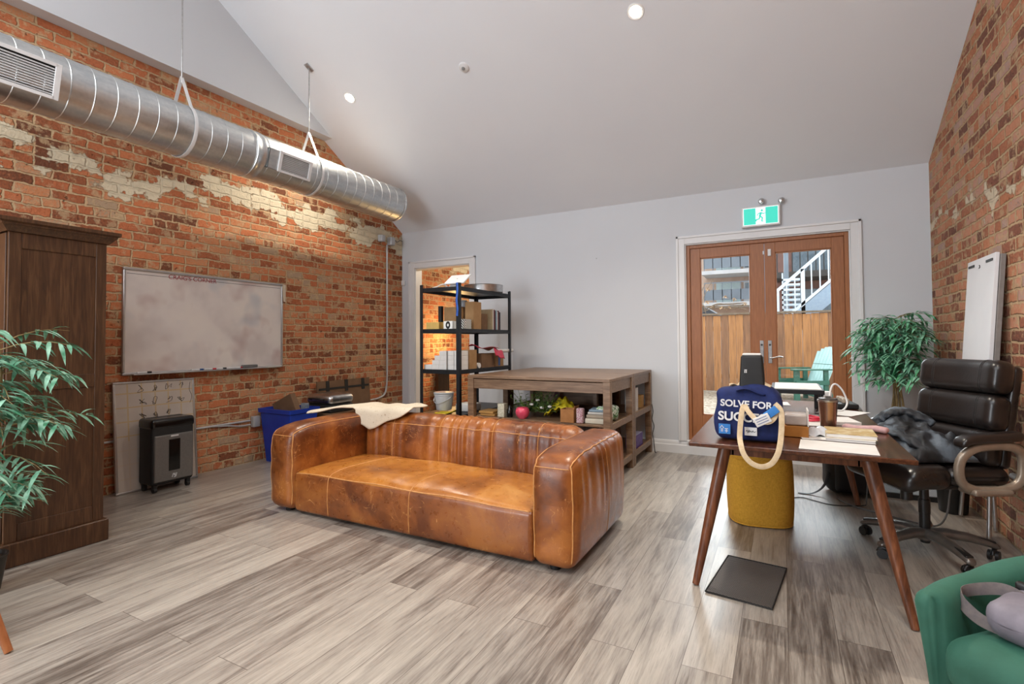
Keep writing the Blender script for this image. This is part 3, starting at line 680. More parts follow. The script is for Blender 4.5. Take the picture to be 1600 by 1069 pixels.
def armfn(s):
    def f(p):
        x, y, z = p; hz = .295; u = z/hz
        o = max(0, x*s/.125)          # outer side
        x2 = x + s*o*(.030*(1-u*u)*(1-(y/.47)**2*.6)) + s*o*.012*max(0, u)**2*0
        # pleats on the outer side, fading downwards, and on the shoulder
        pl = max(0, (u+.35))*o
        x2 += s*.0055*pl*sin(y*62+sin(y*17)*1.6)*(1-.6*abs(y)/.47)
        z2 = z + .010*(1-(y/.47)**2)*(1 if u > 0 else 0) + (-.035*max(0, (-y-.24)/.23)**2 if u > .2 else 0)
        y2 = y + (-.014*(1-u*u)*(1-(x/.125)**2) if y < -.3 else 0) + (.01*sin(u*9)*.3 if y < -.3 else 0)
        z2 += .004*pl*cos(y*62)*0
        return (x2, y2, z2)
    return f
def seampath(h, r, fn, pts, c, off=.002, n=40):
    """polyline on the un-rounded box, mapped onto the rounded surface"""
    mp = rmap(h, r); out = []
    for i in range(len(pts)-1):
        a, q = Vector(pts[i]), Vector(pts[i+1])
        for k in range(n): 
            p = a.lerp(q, k/n); m = mp(p); f = Vector(fn(m)) if fn else m
            out.append(f + Vector(c) + (m-Vector((0, 0, 0))).normalized()*0)
    return out
for s in (-1, 1):
    h = (.125, .475, .298); r = .068; c = (s*1.06, .475, .318)
    b = B().rbox(c, h, r, (10, 64, 26), armfn(s)); a = mk('arm', b, M_LEA, sf, smooth=3)
    b = B(); hx, hy, hz = h; e = .036
    for sx in (-1, 1):   # piping round the front face and back along the top
        pts = [(sx*hx, -hy, -hz+.03), (sx*hx, -hy, hz-.04), (sx*hx, -hy, hz), (sx*hx, -hy+.05, hz), (sx*hx, hy-.05, hz)]
        b.tube(seampath(h, r, armfn(s), pts, c, n=26), .0045, 6)
    b.tube(seampath(h, r, armfn(s), [(-hx, -hy, hz-.03), (hx, -hy, hz-.03)], c, n=12), .003, 6)
    b.tube(seampath(h, r, armfn(s), [(s*hx, .02, hz-.05), (s*hx, .05, -hz+.03)], c, n=30), .0028, 6)
    mk('piping', b, M_SEAM, a, smooth=3)
def backfn(p):
    x, y, z = p; u = z/.30
    y2 = y + (-.030*(1-u*u)+.03 if y < 0 else .012*(1-u*u))
    w = sin(x*58+sin(x*9)*3+sin(x*23)*.9); env = (.35+.65*(.5+.5*sin(x*5.1+1))) 
    if y < 0: y2 += -.0075*w*env*(1-.35*abs(u))*(1 if u > -.6 else .3)
    z2 = z + .006*w*env*(1 if u > .6 else 0)*.7 + .012*(1-(x/.95)**2)*(1 if u > 0 else 0)
    return (x, y2, z2)
h = (.955, .135, .305); c = (0, .82, .325); r = .105
bk = mk('backrest', B().rbox(c, h, r, (220, 12, 28), backfn), M_LEA, sf, smooth=3)
b = B(); 
b.tube(seampath(h, r, backfn, [(-.94, -.135, .235), (.94, -.135, .235)], c, n=160), .0035, 6)
for xs_ in (-.62, -.16, .30, .66):
    b.tube(seampath(h, r, backfn, [(xs_, -.135, -.2), (xs_, -.135, .305), (xs_, .12, .305)], c, n=26), .003, 6)
mk('piping', b, M_SEAM, bk, smooth=3)
def seatfn(p):
    x, y, z = p; u = x/.945; v = y/.345
    z2 = z; 
    if z > 0: z2 += .050*(1-u**4)*(1-max(-1, v)**4*.9)*(1-.25*v) + .0035*sin(x*11+y*9)+.0035*sin(x*31-y*14)*(1-v*v)*max(0, sin(x*3+1))
    y2 = y - (.012*(1-(z/.14)**2) if y < 0 else 0)
    return (x, y2, z2)
h = (.945, .345, .138); c = (0, .370, .158); r = .03
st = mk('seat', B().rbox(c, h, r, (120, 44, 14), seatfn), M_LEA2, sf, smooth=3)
b = B(); b.tube(seampath(h, r, seatfn, [(-.94, -.345, .138), (.94, -.345, .138)], c, n=90), .0042, 6)
for xs_ in (-.60, .10):
    b.tube(seampath(h, r, seatfn, [(xs_, -.345, -.12), (xs_, -.345, .138), (xs_+.12, .30, .138)], c, n=26), .0032, 6)
mk('piping', b, M_SEAM, st, smooth=3)
for sx in (-1, 1):
    for yy in (.08, .87): mk('foot', B().cyl((sx*1.05, yy, 0), (sx*1.05, yy, .03), .03), M_DARK, sf)

# cream throw lying over the back left corner
t = NT('cream_felt'); v = t.objc(); f = t.noise(v, 60, 4); c_ = t.ramp(t.noise(v, 9, 4), [(.3, L('cdbfa8')), (.7, L('d9ccb6'))])
c_ = t.mix(t.ramp(t.noise(v, 85, 2), [(.66, 0), (.70, .8)]), c_, L('8b6a44')); t.set(c_, .9); t.bump(f, .4, .003); M_FELT = t.m
def sofa_top(x, y):
    """height of the sofa surface under the throw (world)"""
    lx, ly = x+2.145, y-2.46
    # backrest crown
    zb = .63+.012*(1-(lx/.95)**2)
    front = .70
    return zb
def throw(u, v):
    # u along the sofa (left to right), v from behind to the hanging front tip
    x = -3.47 + u*.85
    yb = 3.16 + .26*min(1, u/.42)**.8
    tip = max(0, 1-abs(u-.56)/.44)**.65       # how far the cloth comes forward
    yf = 2.90 + .28*min(1, u/.34) - .02*tip + .15*max(0, u-.8)
    ln_top = yb - yf; hang = .165*tip*max(0, min(1, (u-.32)/.12))
    tot = ln_top + hang; d = v*tot
    zt_ = .640 + .008*sin(u*9) + .006*sin(u*23+v*3) + .040*min(1, u*2.6)
    if d < ln_top-.03: y = yb - d; z = zt_
    else:
        k = (d-(ln_top-.03)); R = .05; a = min(k/R, pi/2*.92)
        y = yb-(ln_top-.03)-R*sin(a); z = zt_-R*(1-cos(a))
        if k > R*pi/2*.92: z -= (k-R*pi/2*.92); y -= .012*((k-R*pi/2*.92)/.1)
    return (x + .01*sin(v*7), y, z)
o = mk('throw_blanket', B().grid(throw, 44, 26, .009), M_FELT, smooth=3); tag(o, 'speckled cream felt throw draped over the left back corner of the sofa', 'blanket')

# ------------------------------------------------------------------ two wooden work tables
t = NT('walnut_brown_laminate'); v = t.scale(t.objc(), (.8, 9, 9)); f = t.noise(v, 5, 7, .6, .8); f2 = t.noise(t.scale(t.objc(), (3, 70, 70)), 3, 3)
t.set(t.ramp(t.math('ADD', t.math('MULTIPLY', f, .7), t.math('MULTIPLY', f2, .3)), [(.3, L('5f4634')), (.5, L('80644c')), (.7, L('9e8268'))]), .38); t.bump(f2, .1, .002); M_TBL = t.m
def worktable(name, label, y0, dep):
    t = thing(name, label, 'table', (-1.98, y0, 0), 0, 'wooden work tables')
    hx = .705; zt_ = .893; L4 = .062
    mk('tabletop', B().box(-hx, hx, 0, dep, zt_-.028, zt_), M_TBL, t, bev=.003)
    mk('apron', B().box(-hx+L4, hx-L4, .012, .032, zt_-.125, zt_-.035).box(-hx+L4, hx-L4, dep-.032, dep-.012, zt_-.125, zt_-.035).box(-hx+.012, -hx+.032, L4, dep-L4, zt_-.125, zt_-.028).box(hx-.032, hx-.012, L4, dep-L4, zt_-.125, zt_-.028), M_TBL, t, bev=.002)
    for sx in (-1, 1):
        for yy in (0, dep-L4): mk('leg', B().box(min(sx*hx, sx*(hx-L4)), max(sx*hx, sx*(hx-L4)), yy, yy+L4, 0, zt_-.028), M_TBL, t, bev=.003)
        xa, xb = sorted((sx*hx, sx*(hx-.34)))
        mk('shelf_post', B().box(min(sx*(hx-.34), sx*(hx-.38)), max(sx*(hx-.34), sx*(hx-.38)), dep-.09, dep-.03, .02, zt_-.028), M_TBL, t, bev=.002)
        for zz in (.13, .50):
            mk('shelf', B().box(xa+.004, xb-.004, L4*.3, dep-L4*.3, zz-.018, zz).box(*( (hx-.02, hx-.002) if sx > 0 else (-hx+.002, -hx+.02)), L4, dep-L4, zz-.045, zz+.01), M_TBL, t, bev=.002)
    mk('middle_shelf', B().box(-hx+.34, hx-.34, .05, dep-.05, .482, .50), M_TBL, t)
    mk('back_panel', B().box(-hx+.34, hx-.34, dep-.05, dep-.035, .50, zt_-.13), M_TBL, t)
    return t
worktable('work_table', 'wooden work table nearer the sofa, with open shelves at its ends', 4.13, .76)
worktable('work_table', 'wooden work table against the white wall behind the other work table', 4.90, .76)

# ------------------------------------------------------------------ black steel shelving unit
M_BLK = pm('black_powder_coat', '17181a', '222428', .42, .3, sc=30)
SX0, SX1, SY0, SY1 = -3.285, -2.80, 4.16, 5.24
su = thing('shelving_unit', 'black steel shelving unit in front of the doorway left of the work tables', 'shelf', (SX0, SY0, 0))
wX, wY = SX1-SX0, SY1-SY0
SH = (.12, .485, .935, 1.345, 1.765)
for (x, y) in ((0, 0), (wX, 0), (0, wY), (wX, wY)):
    sx = 1 if x == 0 else -1; sy = 1 if y == 0 else -1; b = B(); w = .038
    b.box(min(x, x+sx*w), max(x, x+sx*w), min(y, y+sy*.003), max(y, y+sy*.003), 0, 1.80)
    b.box(min(x, x+sx*.003), max(x, x+sx*.003), min(y+sy*.003, y+sy*w), max(y+sy*.003, y+sy*w), 0, 1.80)
    mk('post', b, M_BLK, su, smooth=0)
for z in SH:
    b = B().box(.004, wX-.004, .004, wY-.004, z-.012, z)
    b.box(.004, wX-.004, .004, .012, z-.042, z-.012); b.box(.004, wX-.004, wY-.012, wY-.004, z-.042, z-.012)
    b.box(.004, .012, .012, wY-.012, z-.042, z-.012); b.box(wX-.012, wX-.004, .012, wY-.012, z-.042, z-.012)
    mk('shelf', b, M_BLK, su, bev=.0015)
b = B(); b.tube(smoothpts([(wX-.02, -.006, 1.80), (wX-.016, -.008, 1.72), (wX-.024, -.010, 1.62), (wX-.014, -.010, 1.54), (wX-.022, -.008, 1.47)], 5), .008, 6, flat=(.012, .003, (0, 1, 0)))
mk('tape', b, pm('blue_tape', '1e4fa8', '2a62c0', .5), su, label='strip of blue tape')
# things on the shelves -------------------------------------------------
KR = pm('kraft_cardboard', 'a9855c', '97754e', .85, sc=9, bump=.05)
KR2 = pm('dark_cardboard', '7d5f45', '6e523a', .85, sc=9)
M_PAPER = pm('white_card', 'e6e4e0', 'dad7d2', .7, sc=9)
def carton(name, label, x0, x1, y0, y1, z, h, m=KR, flaps=None, group=None, cat='box', bev=.002):
    """lidded or open carton, origin on its base"""
    cx, cy = (x0+x1)/2, (y0+y1)/2; t = thing(name, label, cat, (cx, cy, z), 0, group); hx, hy = (x1-x0)/2, (y1-y0)/2; b = B(); w = .004
    b.box(-hx, hx, -hy, hy, 0, w); b.box(-hx, -hx+w, -hy, hy, w, h); b.box(hx-w, hx, -hy, hy, w, h); b.box(-hx+w, hx-w, -hy, -hy+w, w, h); b.box(-hx+w, hx-w, hy-w, hy, w, h)
    if flaps is None: b.box(-hx+w, hx-w, -hy+w, hy-w, h-w, h)
    mk('carton', b, m, t, smooth=0)
    if flaps:
        for side, ang, ln in flaps:
            a = radians(ang); d = (cos(a)*ln, sin(a)*ln)
            if side == 'x-': p = [(-hx, -hy, h), (-hx, hy, h), (-hx-d[0], hy, h+d[1]), (-hx-d[0], -hy, h+d[1])]
            elif side == 'x+': p = [(hx, -hy, h), (hx, hy, h), (hx+d[0], hy, h+d[1]), (hx+d[0], -hy, h+d[1])]
            elif side == 'y-': p = [(-hx, -hy, h), (hx, -hy, h), (hx, -hy-d[0], h+d[1]), (-hx, -hy-d[0], h+d[1])]
            else: p = [(-hx, hy, h), (hx, hy, h), (hx, hy+d[0], h+d[1]), (-hx, hy+d[0], h+d[1])]
            mk('flap', B().prism(p, (0, 0, .003) if ang < 45 else ((.003, 0, 0) if side[0] == 'x' else (0, .003, 0))), m, t, smooth=0)
    return t
def solidbox(name, label, x0, x1, y0, y1, z, h, m, cat='box', group=None, bev=.002, rot=0):
    o = mk(name, B().box(-(x1-x0)/2, (x1-x0)/2, -(y1-y0)/2, (y1-y0)/2, 0, h), m, bev=bev, loc=((x0+x1)/2, (y0+y1)/2, z), rotz=rot); return tag(o, label, cat, group)
Z4, Z3, Z2, Z1, Z0 = SH[4], SH[3], SH[2], SH[1], SH[0]
# top: tablet terminal and round steel pan
tt = thing('tablet_stand', 'white tablet register on a stand on top of the black shelving unit', 'tablet', (-3.03, 4.42, Z4))
b = B().rbox((0, 0, .015), (.09, .06, .015), .012, (6, 6, 6)); mk('base', b, M_TRIM, tt)
b = B().prism([(-.05, .05, .03), (-.05, -.03, .03), (-.05, .05, .10)], (.10, 0, 0)); mk('neck', b, M_TRIM, tt)
M = Matrix.Translation((.03, .01, .105)) @ Matrix.Rotation(radians(35), 4, 'X'); b = B().rbox((0, 0, 0), (.125, .09, .008), .007, (8, 8, 4), M=M); mk('tablet', b, M_TRIM, tt)
b = B().cyl(M @ Vector((0, 0, .008)), M @ Vector((0, 0, .0095)), .006); mk('camera_dot', b, M_GREYP, tt)
o = mk('charging_cable', B().tube(smoothpts([(-3.12, 4.44, Z4+.02), (-3.16, 4.40, Z4+.06), (-3.20, 4.34, Z4+.03), (-3.24, 4.30, Z4+.008), (-3.22, 4.40, Z4+.008), (-3.12, 4.5, Z4+.008)], 6), .006), M_TRIM); tag(o, 'white charging cable looped beside the tablet on the shelving unit', 'cable')
pn = thing('round_steel_pan', 'wide round steel cake tin on top of the shelving unit', 'pan', (-2.98, 4.92, Z4))
mk('wall', B().lathe([(.0001, .0), (.215, 0), (.22, .004), (.22, .078), (.224, .082), (.22, .084), (.214, .078), (.214, .006), (.0001, .006)], n=56), M_STEEL, pn)
# second shelf
solidbox('yellow_box', 'small pale yellow box at the left front of the second shelf', -3.235, -3.075, 4.20, 4.30, Z3, .072, pm('pale_yellow_card', 'd8b468', 'ccA85c'.lower(), .7), group=None)
t = NT('black_o_print'); v = t.objc(); s = t.sep(v)
rr_ = t.math('SQRT', t.math('ADD', t.math('POWER', t.math('MULTIPLY', s[0], 1.35), 2.0), t.math('POWER', t.math('SUBTRACT', s[2], .038), 2.0)))
c_ = t.mix(t.math('LESS_THAN', t.math('ABSOLUTE', t.math('SUBTRACT', rr_, .026)), .012), L('e8e8e4'), L('1c1c1c')); t.set(c_, .6); M_ZERO = t.m
solidbox('patterned_box', 'small white box printed with a bold black oval beside the shelving post', -3.015, -2.905, 4.195, 4.29, Z3, .078, M_ZERO)
t = NT('chevron_print'); v = t.objc(); s = t.sep(v)
zz = t.math('ADD', s[2], t.math('ABSOLUTE', s[0]), None); zz = t.math('SUBTRACT', s[2], t.math('ABSOLUTE', t.math('ADD', s[0], s[1])))
c_ = t.mix(t.math('LESS_THAN', t.math('PINGPONG', t.math('MULTIPLY', zz, 38.0), .5), .25), L('eeeeea'), L('161616')); t.set(c_, .6); M_CHEV = t.m
solidbox('patterned_box', 'box with black and white chevron stripes beside the shelving post', -2.90, -2.812, 4.27, 4.40, Z3, .098, M_CHEV)
carton('cardboard_box', 'wide brown cardboard box behind the chevron striped box on the second shelf', -3.17, -2.95, 4.42, 4.68, Z3, .235)
solidbox('black_cone', 'dark pointed paper corner standing beside the wide cardboard box', -3.23, -3.19, 4.40, 4.44, Z3, .25, M_DARK, 'card')
carton('cardboard_box', 'tall narrow brown cardboard carton standing right of the chevron box', -2.92, -2.815, 4.45, 4.60, Z3, .285)
o = mk('glass_jar', B().lathe([(.0001, 0), (.04, 0), (.045, .01), (.045, .06), (.035, .075), (.03, .08), (.0001, .08)], n=24), pm('cloudy_plastic', 'c8ccd0', 'b8bcc2', .3), loc=(-2.90, 4.70, Z3+.235)); 
tag(o, 'cloudy plastic tub near the top of the second shelf', 'tub'); o.location = (-3.04, 4.60, Z3+.237)
carton('cardboard_box', 'dark brown box in the shadow left of the upright books', -2.98, -2.86, 4.68, 4.80, Z3, .17, KR2)
for i, (w, hgt, c, lab) in enumerate([(.018, .225, 'b8a888', 'tan paperback, leftmost upright book on the second shelf'), (.016, .228, 'd9d4cc', 'cream book second from the left on the second shelf'), (.02, .222, '6a2226', 'dark red book upright on the second shelf'), (.014, .212, '1c2430', 'black book upright beside the dark red one'), (.02, .218, 'a8c4d4', 'pale blue book among the upright books'), (.014, .205, 'd8d0c8', 'white thin book right of the pale blue one'), (.018, .215, '5a1c20', 'dark maroon book right of the thin white one'), (.022, .20, '202028', 'black book, rightmost of the upright books')]):
    y = 4.84+.024*i; bk_ = thing('book', lab, 'book', (-2.90, y, Z3), 0, 'upright books on the second shelf')
    m = pm('cover_'+c, c, rough=.5); mk('cover', B().box(-.075, .075, 0, .002, 0, hgt).box(-.075, .075, w-.002, w, 0, hgt).box(.073, .075, .002, w-.002, 0, hgt), m, bk_, smooth=0)
    mk('pages', B().box(-.07, .073, .002, w-.002, .004, hgt-.004), M_PAPER, bk_, smooth=0)
# third shelf: stepped white boxes
k = 0
wg = 'small white boxes stacked on the third shelf'
labs = {(0, 0): 'bottom left', (0, 1): 'bottom second from left', (0, 2): 'bottom third from left'}
rows = [(-3.262, 4, .083), (-3.205, 3, .083), (-3.183, 2, .083)]
for r_ in range(4):
    xs0 = [-3.262, -3.165, -3.068, ][0] + [0, .10, .13, .19][r_]; n_ = [3, 2, 2, 1][r_]; wdt = (-2.985-xs0)/n_
    for q_ in range(n_):
        solidbox('small_white_box', 'small white box, %s of %s layer in the stepped stack' % (['leftmost', 'second', 'third'][q_], ['the lowest', 'the second', 'the third', 'the top'][r_]), xs0+q_*wdt+.001, xs0+(q_+1)*wdt-.001, 4.20, 4.29, Z2+r_*.047, .046, M_PAPER, group=wg, bev=.0015)
for r_ in range(4):
    for q_, (xa, xb) in enumerate(((-2.975, -2.905), (-2.900, -2.815))):
        solidbox('small_white_box', 'small white box, %s of the tall %s column by the post' % (['lowest', 'second lowest', 'second highest', 'highest'][r_], ['left', 'right'][q_]), xa, xb, 4.215, 4.34, Z2+r_*.0475, .0465, M_PAPER, group=wg, bev=.0015)
carton('cardboard_box', 'tall kraft carton beside the white box columns on the third shelf', -2.91, -2.812, 4.36, 4.50, Z2, .195)
carton('cardboard_box', 'open brown carton under the red folder on the third shelf', -2.96, -2.812, 4.60, 4.86, Z2, .15, KR2, [('x+', 60, .0)])
solidbox('blue_trimmed_box', 'small carton with blue print at the far end of the third shelf', -2.93, -2.815, 4.90, 5.08, Z2, .15, KR, 'box')
o = mk('print_strip', B().box(.0578, .0585, -.03, .01, .01, .14), pm('blue_print', '3a70b8', rough=.6)); o.parent = bpy.data.objects['blue_trimmed_box']
M_REDF = pm('red_plastic', 'a8102a', '8c0c22', .4, sc=6)
rf = thing('red_folder', 'crumpled dark red and pink folder lying on top of the open carton', 'folder', (-2.87, 4.72, Z2+.17))
b = B(); b.grid(lambda u, v: (-.05+.15*u+.02*v, -.22+.36*v, .06-.035*v+.018*sin(u*5+v*4)+.03*u*(1-u)), 8, 10, .004); mk('cover', b, M_REDF, rf, smooth=3)
b = B(); b.grid(lambda u, v: (.10+.03*u, .06+.20*v, .045-.09*u-.045*v+.008*sin(v*9)), 6, 8, .004); mk('inner_sheet', b, pm('pink_plastic', 'd83858', 'c42c4a', .4), rf, smooth=3)
o = mk('paper_roll', B().lathe([(.018, -.19), (.02, -.19), (.02, .19), (.018, .19), (.018, -.19)], axis='Y', n=24), M_PAPER, loc=(-2.83, 5.13, Z2+.172)); tag(o, 'rolled white paper sticking out past the end of the third shelf', 'paper roll')
o = mk('label_roll', B().cyl((0, 0, 0), (.03, 0, 0), .028, n=24), M_PAPER, loc=(-2.808, 4.56, Z2+.085)); tag(o, 'white shipping label roll beside the open carton', 'roll')
o.location = (-2.842, 4.555, Z2+.028)
# lower shelf
M_BUCK = pm('translucent_bucket_plastic', 'd4d6d8', 'c4c6c8', .35, sc=12)
bu = thing('white_bucket', 'white plastic bucket with a tied liner on the lower shelf of the unit', 'bucket', (-3.13, 4.36, Z1))
mk('body', B().lathe([(.0001, 0), (.075, 0), (.08, .006), (.098, .15), (.104, .152), (.104, .165), (.098, .165), (.076, .012), (.0001, .012)], n=36), M_BUCK, bu)
b = B(); b.tube(smoothpts([(-.102, 0, .15), (-.085, -.06, .10), (-.02, -.105, .075), (.05, -.095, .09), (.09, -.04, .12), (.102, 0, .15)], 5), .0035); mk('handle', b, M_BUCK, bu)
b = B(); b.lathe([(.09, .16), (.11, .175), (.10, .185), (.07, .18), (.02, .19), (.0001, .19)], n=30); mk('lid', b, M_BUCK, bu)
o = mk('white_tub', B().rbox((0, 0, .04), (.10, .10, .04), .012, (6, 6, 6)), M_PAPER, loc=(-2.95, 4.55, Z1)); tag(o, 'white carton in the shadow behind the bucket', 'box')
o = mk('yellow_tray', B().grid(lambda u, v: (-.12+.24*u, -.07+.12*v, .01+.05*max(0, u-.55)**1.2*2+.004*sin(v*8)), 10, 6, .005), pm('yellow_plastic', 'd8c41c', 'c8b010', .4), loc=(-3.0, 4.25, Z1)); tag(o, 'bright yellow plastic dustpan under the white bucket', 'tray')
for ob in (bu,): ob.location.z = Z1+.022
# dark board with a white lid in the room beyond
sb = thing('side_shelf', 'dark wall shelf with supports seen low through the doorway behind the unit', 'shelf', (-4.60, 6.6, 0))
mk('board', B().box(-.20, .55, -.16, .16, .76, .80), M_OAK, sb); mk('leg', B().box(-.19, -.14, -.15, .15, 0, .76), M_OAK, sb); mk('leg', B().box(.48, .53, -.15, .15, 0, .76), M_OAK, sb)
o = mk('white_dish', B().lathe([(.0001, 0), (.10, 0), (.105, .01), (.09, .03), (.0001, .04)], n=28), M_PAPER, loc=(-4.35, 6.55, .801)); tag(o, 'round white dish lying on the dark wall shelf beyond the doorway', 'dish')

# ------------------------------------------------------------------ things in the work tables
def shelf_z(): return .501
TZ = .501
o = solidbox('wood_block', 'short stack of pale wooden boards on the near table shelf, lower one', -2.60, -2.44, 4.22, 4.40, TZ, .020, pm('raw_pine', 'c99a58', 'b88848', .6, st=(1, 8, 8)), 'board', 'pine boards')
o = solidbox('wood_block', 'upper pale wooden board of the short stack on the near table shelf', -2.61, -2.45, 4.21, 4.40, TZ+.022, .022, MC['raw_pine'], 'board', 'pine boards')
o = solidbox('white_carton', 'white printed carton standing on the near table shelf', -2.395, -2.325, 4.20, 4.27, TZ, .125, pm('off_white_label', 'ddd8c4', 'c8c2a8', .6, sc=60, lo=.45, hi=.5), 'carton')
o = mk('dark_bottle', B().lathe([(.0001, 0), (.026, 0), (.028, .01), (.028, .07), (.012, .09), (.011, .11), (.0001, .112)], n=20), M_GLOSSB, loc=(-2.285, 4.24, TZ)); tag(o, 'small dark bottle beside the white printed carton', 'bottle')
o = mk('pink_bowl', B().lathe([(.0001, 0), (.03, 0), (.055, .025), (.066, .06), (.06, .09), (.045, .105), (.0001, .11)], n=32), pm('pink_ceramic', 'e0506a', 'd44560', .3), loc=(-2.13, 4.20, TZ)); tag(o, 'round pink ceramic pot beside the flowers on the table shelf', 'pot')
fl = thing('flower_bouquet', 'leafy green bunch with white flowers lying under the near work table', 'flowers', (-2.04, 4.32, TZ))
rr = random.Random(5); b = B(); wf = B()
def leafm(b, p, d, ln, w, droop=.3, up=(0, 0, 1)):
    d = Vector(d).normalized(); s = d.cross(Vector(up)); s = s.normalized() if s.length > 1e-3 else Vector((1, 0, 0)); n = s.cross(d)
    p = Vector(p); pts = []
    prof = ((0, .12), (.25, .8), (.5, 1), (.75, .7), (1, .03))
    for t_, ww_ in prof:
        c = p + d*ln*t_ + Vector((0, 0, -droop*ln*t_*t_)); q = ww_*w/2
        pts += [c - s*q + n*q*.35, c, c + s*q + n*q*.35]
    fs = []
    for i in range(4): a = i*3; fs += [(a, a+1, a+4, a+3), (a+1, a+2, a+5, a+4)]
    b.add(pts, fs)
M_LEAF = None
fl.scale = (1.25, 1, 1.3)
def leafmat(name, a, c):
    t = NT(name); v = t.objc(); t.set(t.ramp(t.noise(v, 14, 2), [(.35, L(a)), (.65, L(c))]), .45); t.b.inputs['Specular IOR Level'].default_value = .4
    return t.m
M_LEAF = leafmat('bamboo_leaf_green', '3c7c5c', '94c0a8'); M_LEAF2 = leafmat('bouquet_green', '3c5a2c', '7a9448'); M_LEAF3 = leafmat('fresh_bamboo_green', '3a8a58', '98d0b4')
for i in range(64):
    a = rr.uniform(0, 2*pi); e = rr.uniform(.1, 1.25); d = Vector((cos(a)*cos(e), sin(a)*cos(e)*.5, sin(e))); o0 = Vector((rr.uniform(-.10, .10), rr.uniform(-.03, .02), .04)); ln = rr.uniform(.10, .20)
    b.tube([o0, o0+d*ln], .0015, 4)
    for k in range(8):
        p = o0+d*ln*(k+1)/8; a2 = rr.uniform(0, 2*pi); leafm(b, p, (cos(a2), sin(a2), rr.uniform(0, .8)), rr.uniform(.025, .045), .016, .1)
mk('leaf_sprays', b, M_LEAF2, fl)
for i in range(4):
    p = Vector(((-.02, -.06, .09), (.06, -.05, .07), (.12, -.04, .08), (.02, -.03, .12))[i]); w_ = B()
    w_.lathe([(.0001, 0), (.014, .002), (.018, .01), (.01, .016), (.0001, .013)], c=p, n=10); mk('blossom', w_, M_PAPER, fl)
M_YEL = pm('yellow_cloth', 'd6c418', 'b8a410', .7, sc=9)
b = B(); b.grid(lambda u, v: (-.16+.32*u, -.10+.20*v, .02+.17*sin(pi*min(1, u*1.05))**.8*sin(pi*(.15+.75*v))+.012*sin(u*30+v*7)+.008*sin(v*25)), 34, 18, .004)
o = mk('yellow_cloth', b, M_YEL, loc=(-1.80, 4.40, TZ), smooth=3); tag(o, 'crumpled yellow cloth bag under the near work table', 'cloth')
carton('cardboard_box', 'small open kraft box in front of the yellow cloth under the table', -1.74, -1.615, 4.17, 4.29, TZ, .115, pm('orange_kraft', 'b07a48', 'a06c3c', .8), [('x+', 80, .03)])
o = solidbox('patterned_pouch', 'pink and grey patterned pouch standing right of the small kraft box', -1.59, -1.53, 4.16, 4.22, TZ, .13, pm('pink_grey_speckle', '9a5a6a', 'd8c8c8', .8, sc=160, lo=.45, hi=.55), 'pouch', bev=.01)
for i, (h0, hh, c, lab) in enumerate([(0, .045, 'd8d0bc', 'cream paper stack at the bottom right of the table shelf'), (.047, .03, 'a89a88', 'beige folded cloth on the cream paper stack'), (.079, .022, 'c8c4bc', 'pale grey folded cloth on the beige one'), (.103, .018, '8aa0b0', 'blue grey plastic packet on top of the folded cloths')]):
    o = mk('folded_stack', B().rbox((0, 0, hh/2), (.095-.008*i, .10, hh/2), min(.008, hh/2-.001), (8, 8, 4)), pm('stack_'+c, c, rough=.75, sc=12), loc=(-1.425, 4.29, TZ+h0), rotz=.05*i); tag(o, lab, 'folded cloth', 'folded things on the table shelf')
o = mk('brown_paper_roll', B().cyl((-.30, 0, 0), (.30, 0, 0), .045, n=28), pm('brown_paper', '5a4436', '4a382c', .7), loc=(-1.75, 4.70, TZ+.0455)); tag(o, 'long roll of dark brown paper at the back under the near table', 'paper roll')
o = mk('maroon_panel', B().prism([(-.10, 0, 0), (.10, 0, 0), (0, 0, .23)], (0, .012, 0)), pm('maroon_card', '4a1418', rough=.6), loc=(-2.02, 4.74, TZ)); tag(o, 'dark maroon triangular card leaning at the back of the near table', 'card')
# right ends
t = NT('green_floral_cloth'); v = t.objc(); f = t.noise(v, 38, 3); t.set(t.ramp(f, [(.38, L('2f5a30')), (.47, L('6fa860')), (.52, L('e8e8e0')), (.6, L('dfe4da'))]), .75); M_FLOR = t.m
b = B(); b.rbox((0, 0, .07), (.07, .17, .07), .05, (8, 14, 8), fn=lambda p: (p[0]+.006*sin(p[1]*40+p[2]*30), p[1], p[2]+.008*sin(p[1]*33+p[0]*20)))
o = mk('patterned_bag', b, M_FLOR, loc=(-1.38, 4.38, TZ)); tag(o, 'green and white leaf-patterned cloth bag on the near table end shelf', 'bag')
o = solidbox('white_carton', 'tall white milk-style carton on the far table end shelf', -1.40, -1.31, 5.03, 5.20, TZ, .235, M_PAPER, 'carton')
o = solidbox('pine_offcut', 'small pale wood piece beside the tall white carton', -1.42, -1.33, 5.42, 5.52, TZ, .13, MC['raw_pine'], 'wood')
o = mk('tissue_box', B().box(-.055, .055, -.13, .13, 0, .13), pm('purple_print', '4a2a7a', '6a4aa0', .5, sc=20), loc=(-1.36, 5.22, .131), bev=.003); tag(o, 'purple tissue box on the bottom end shelf of the far table', 'box')
mk('top_panel', B().box(-.054, .054, -.129, .129, .1305, .1325), pm('lilac_white', 'c8c4e0', 'b8b8d8', .5), o)
o = mk('folded_card', B().prism([(0, -.12, 0), (0, .10, 0), (0, .02, .20)], (.01, 0, 0)), KR, loc=(-1.35, 4.45, .131)); tag(o, 'tan folded card on the bottom end shelf of the near table', 'card')
o = mk('hanging_cable', B().tube(smoothpts([(-1.262, 5.60, .52), (-1.255, 5.62, .44), (-1.262, 5.60, .36), (-1.25, 5.64, .28), (-1.262, 5.62, .20), (-1.255, 5.64, .12), (-1.24, 5.62, .01), (-1.22, 5.58, .006)], 6), .004), M_DARK); tag(o, 'thin black cable hanging beside the far work table', 'cable')

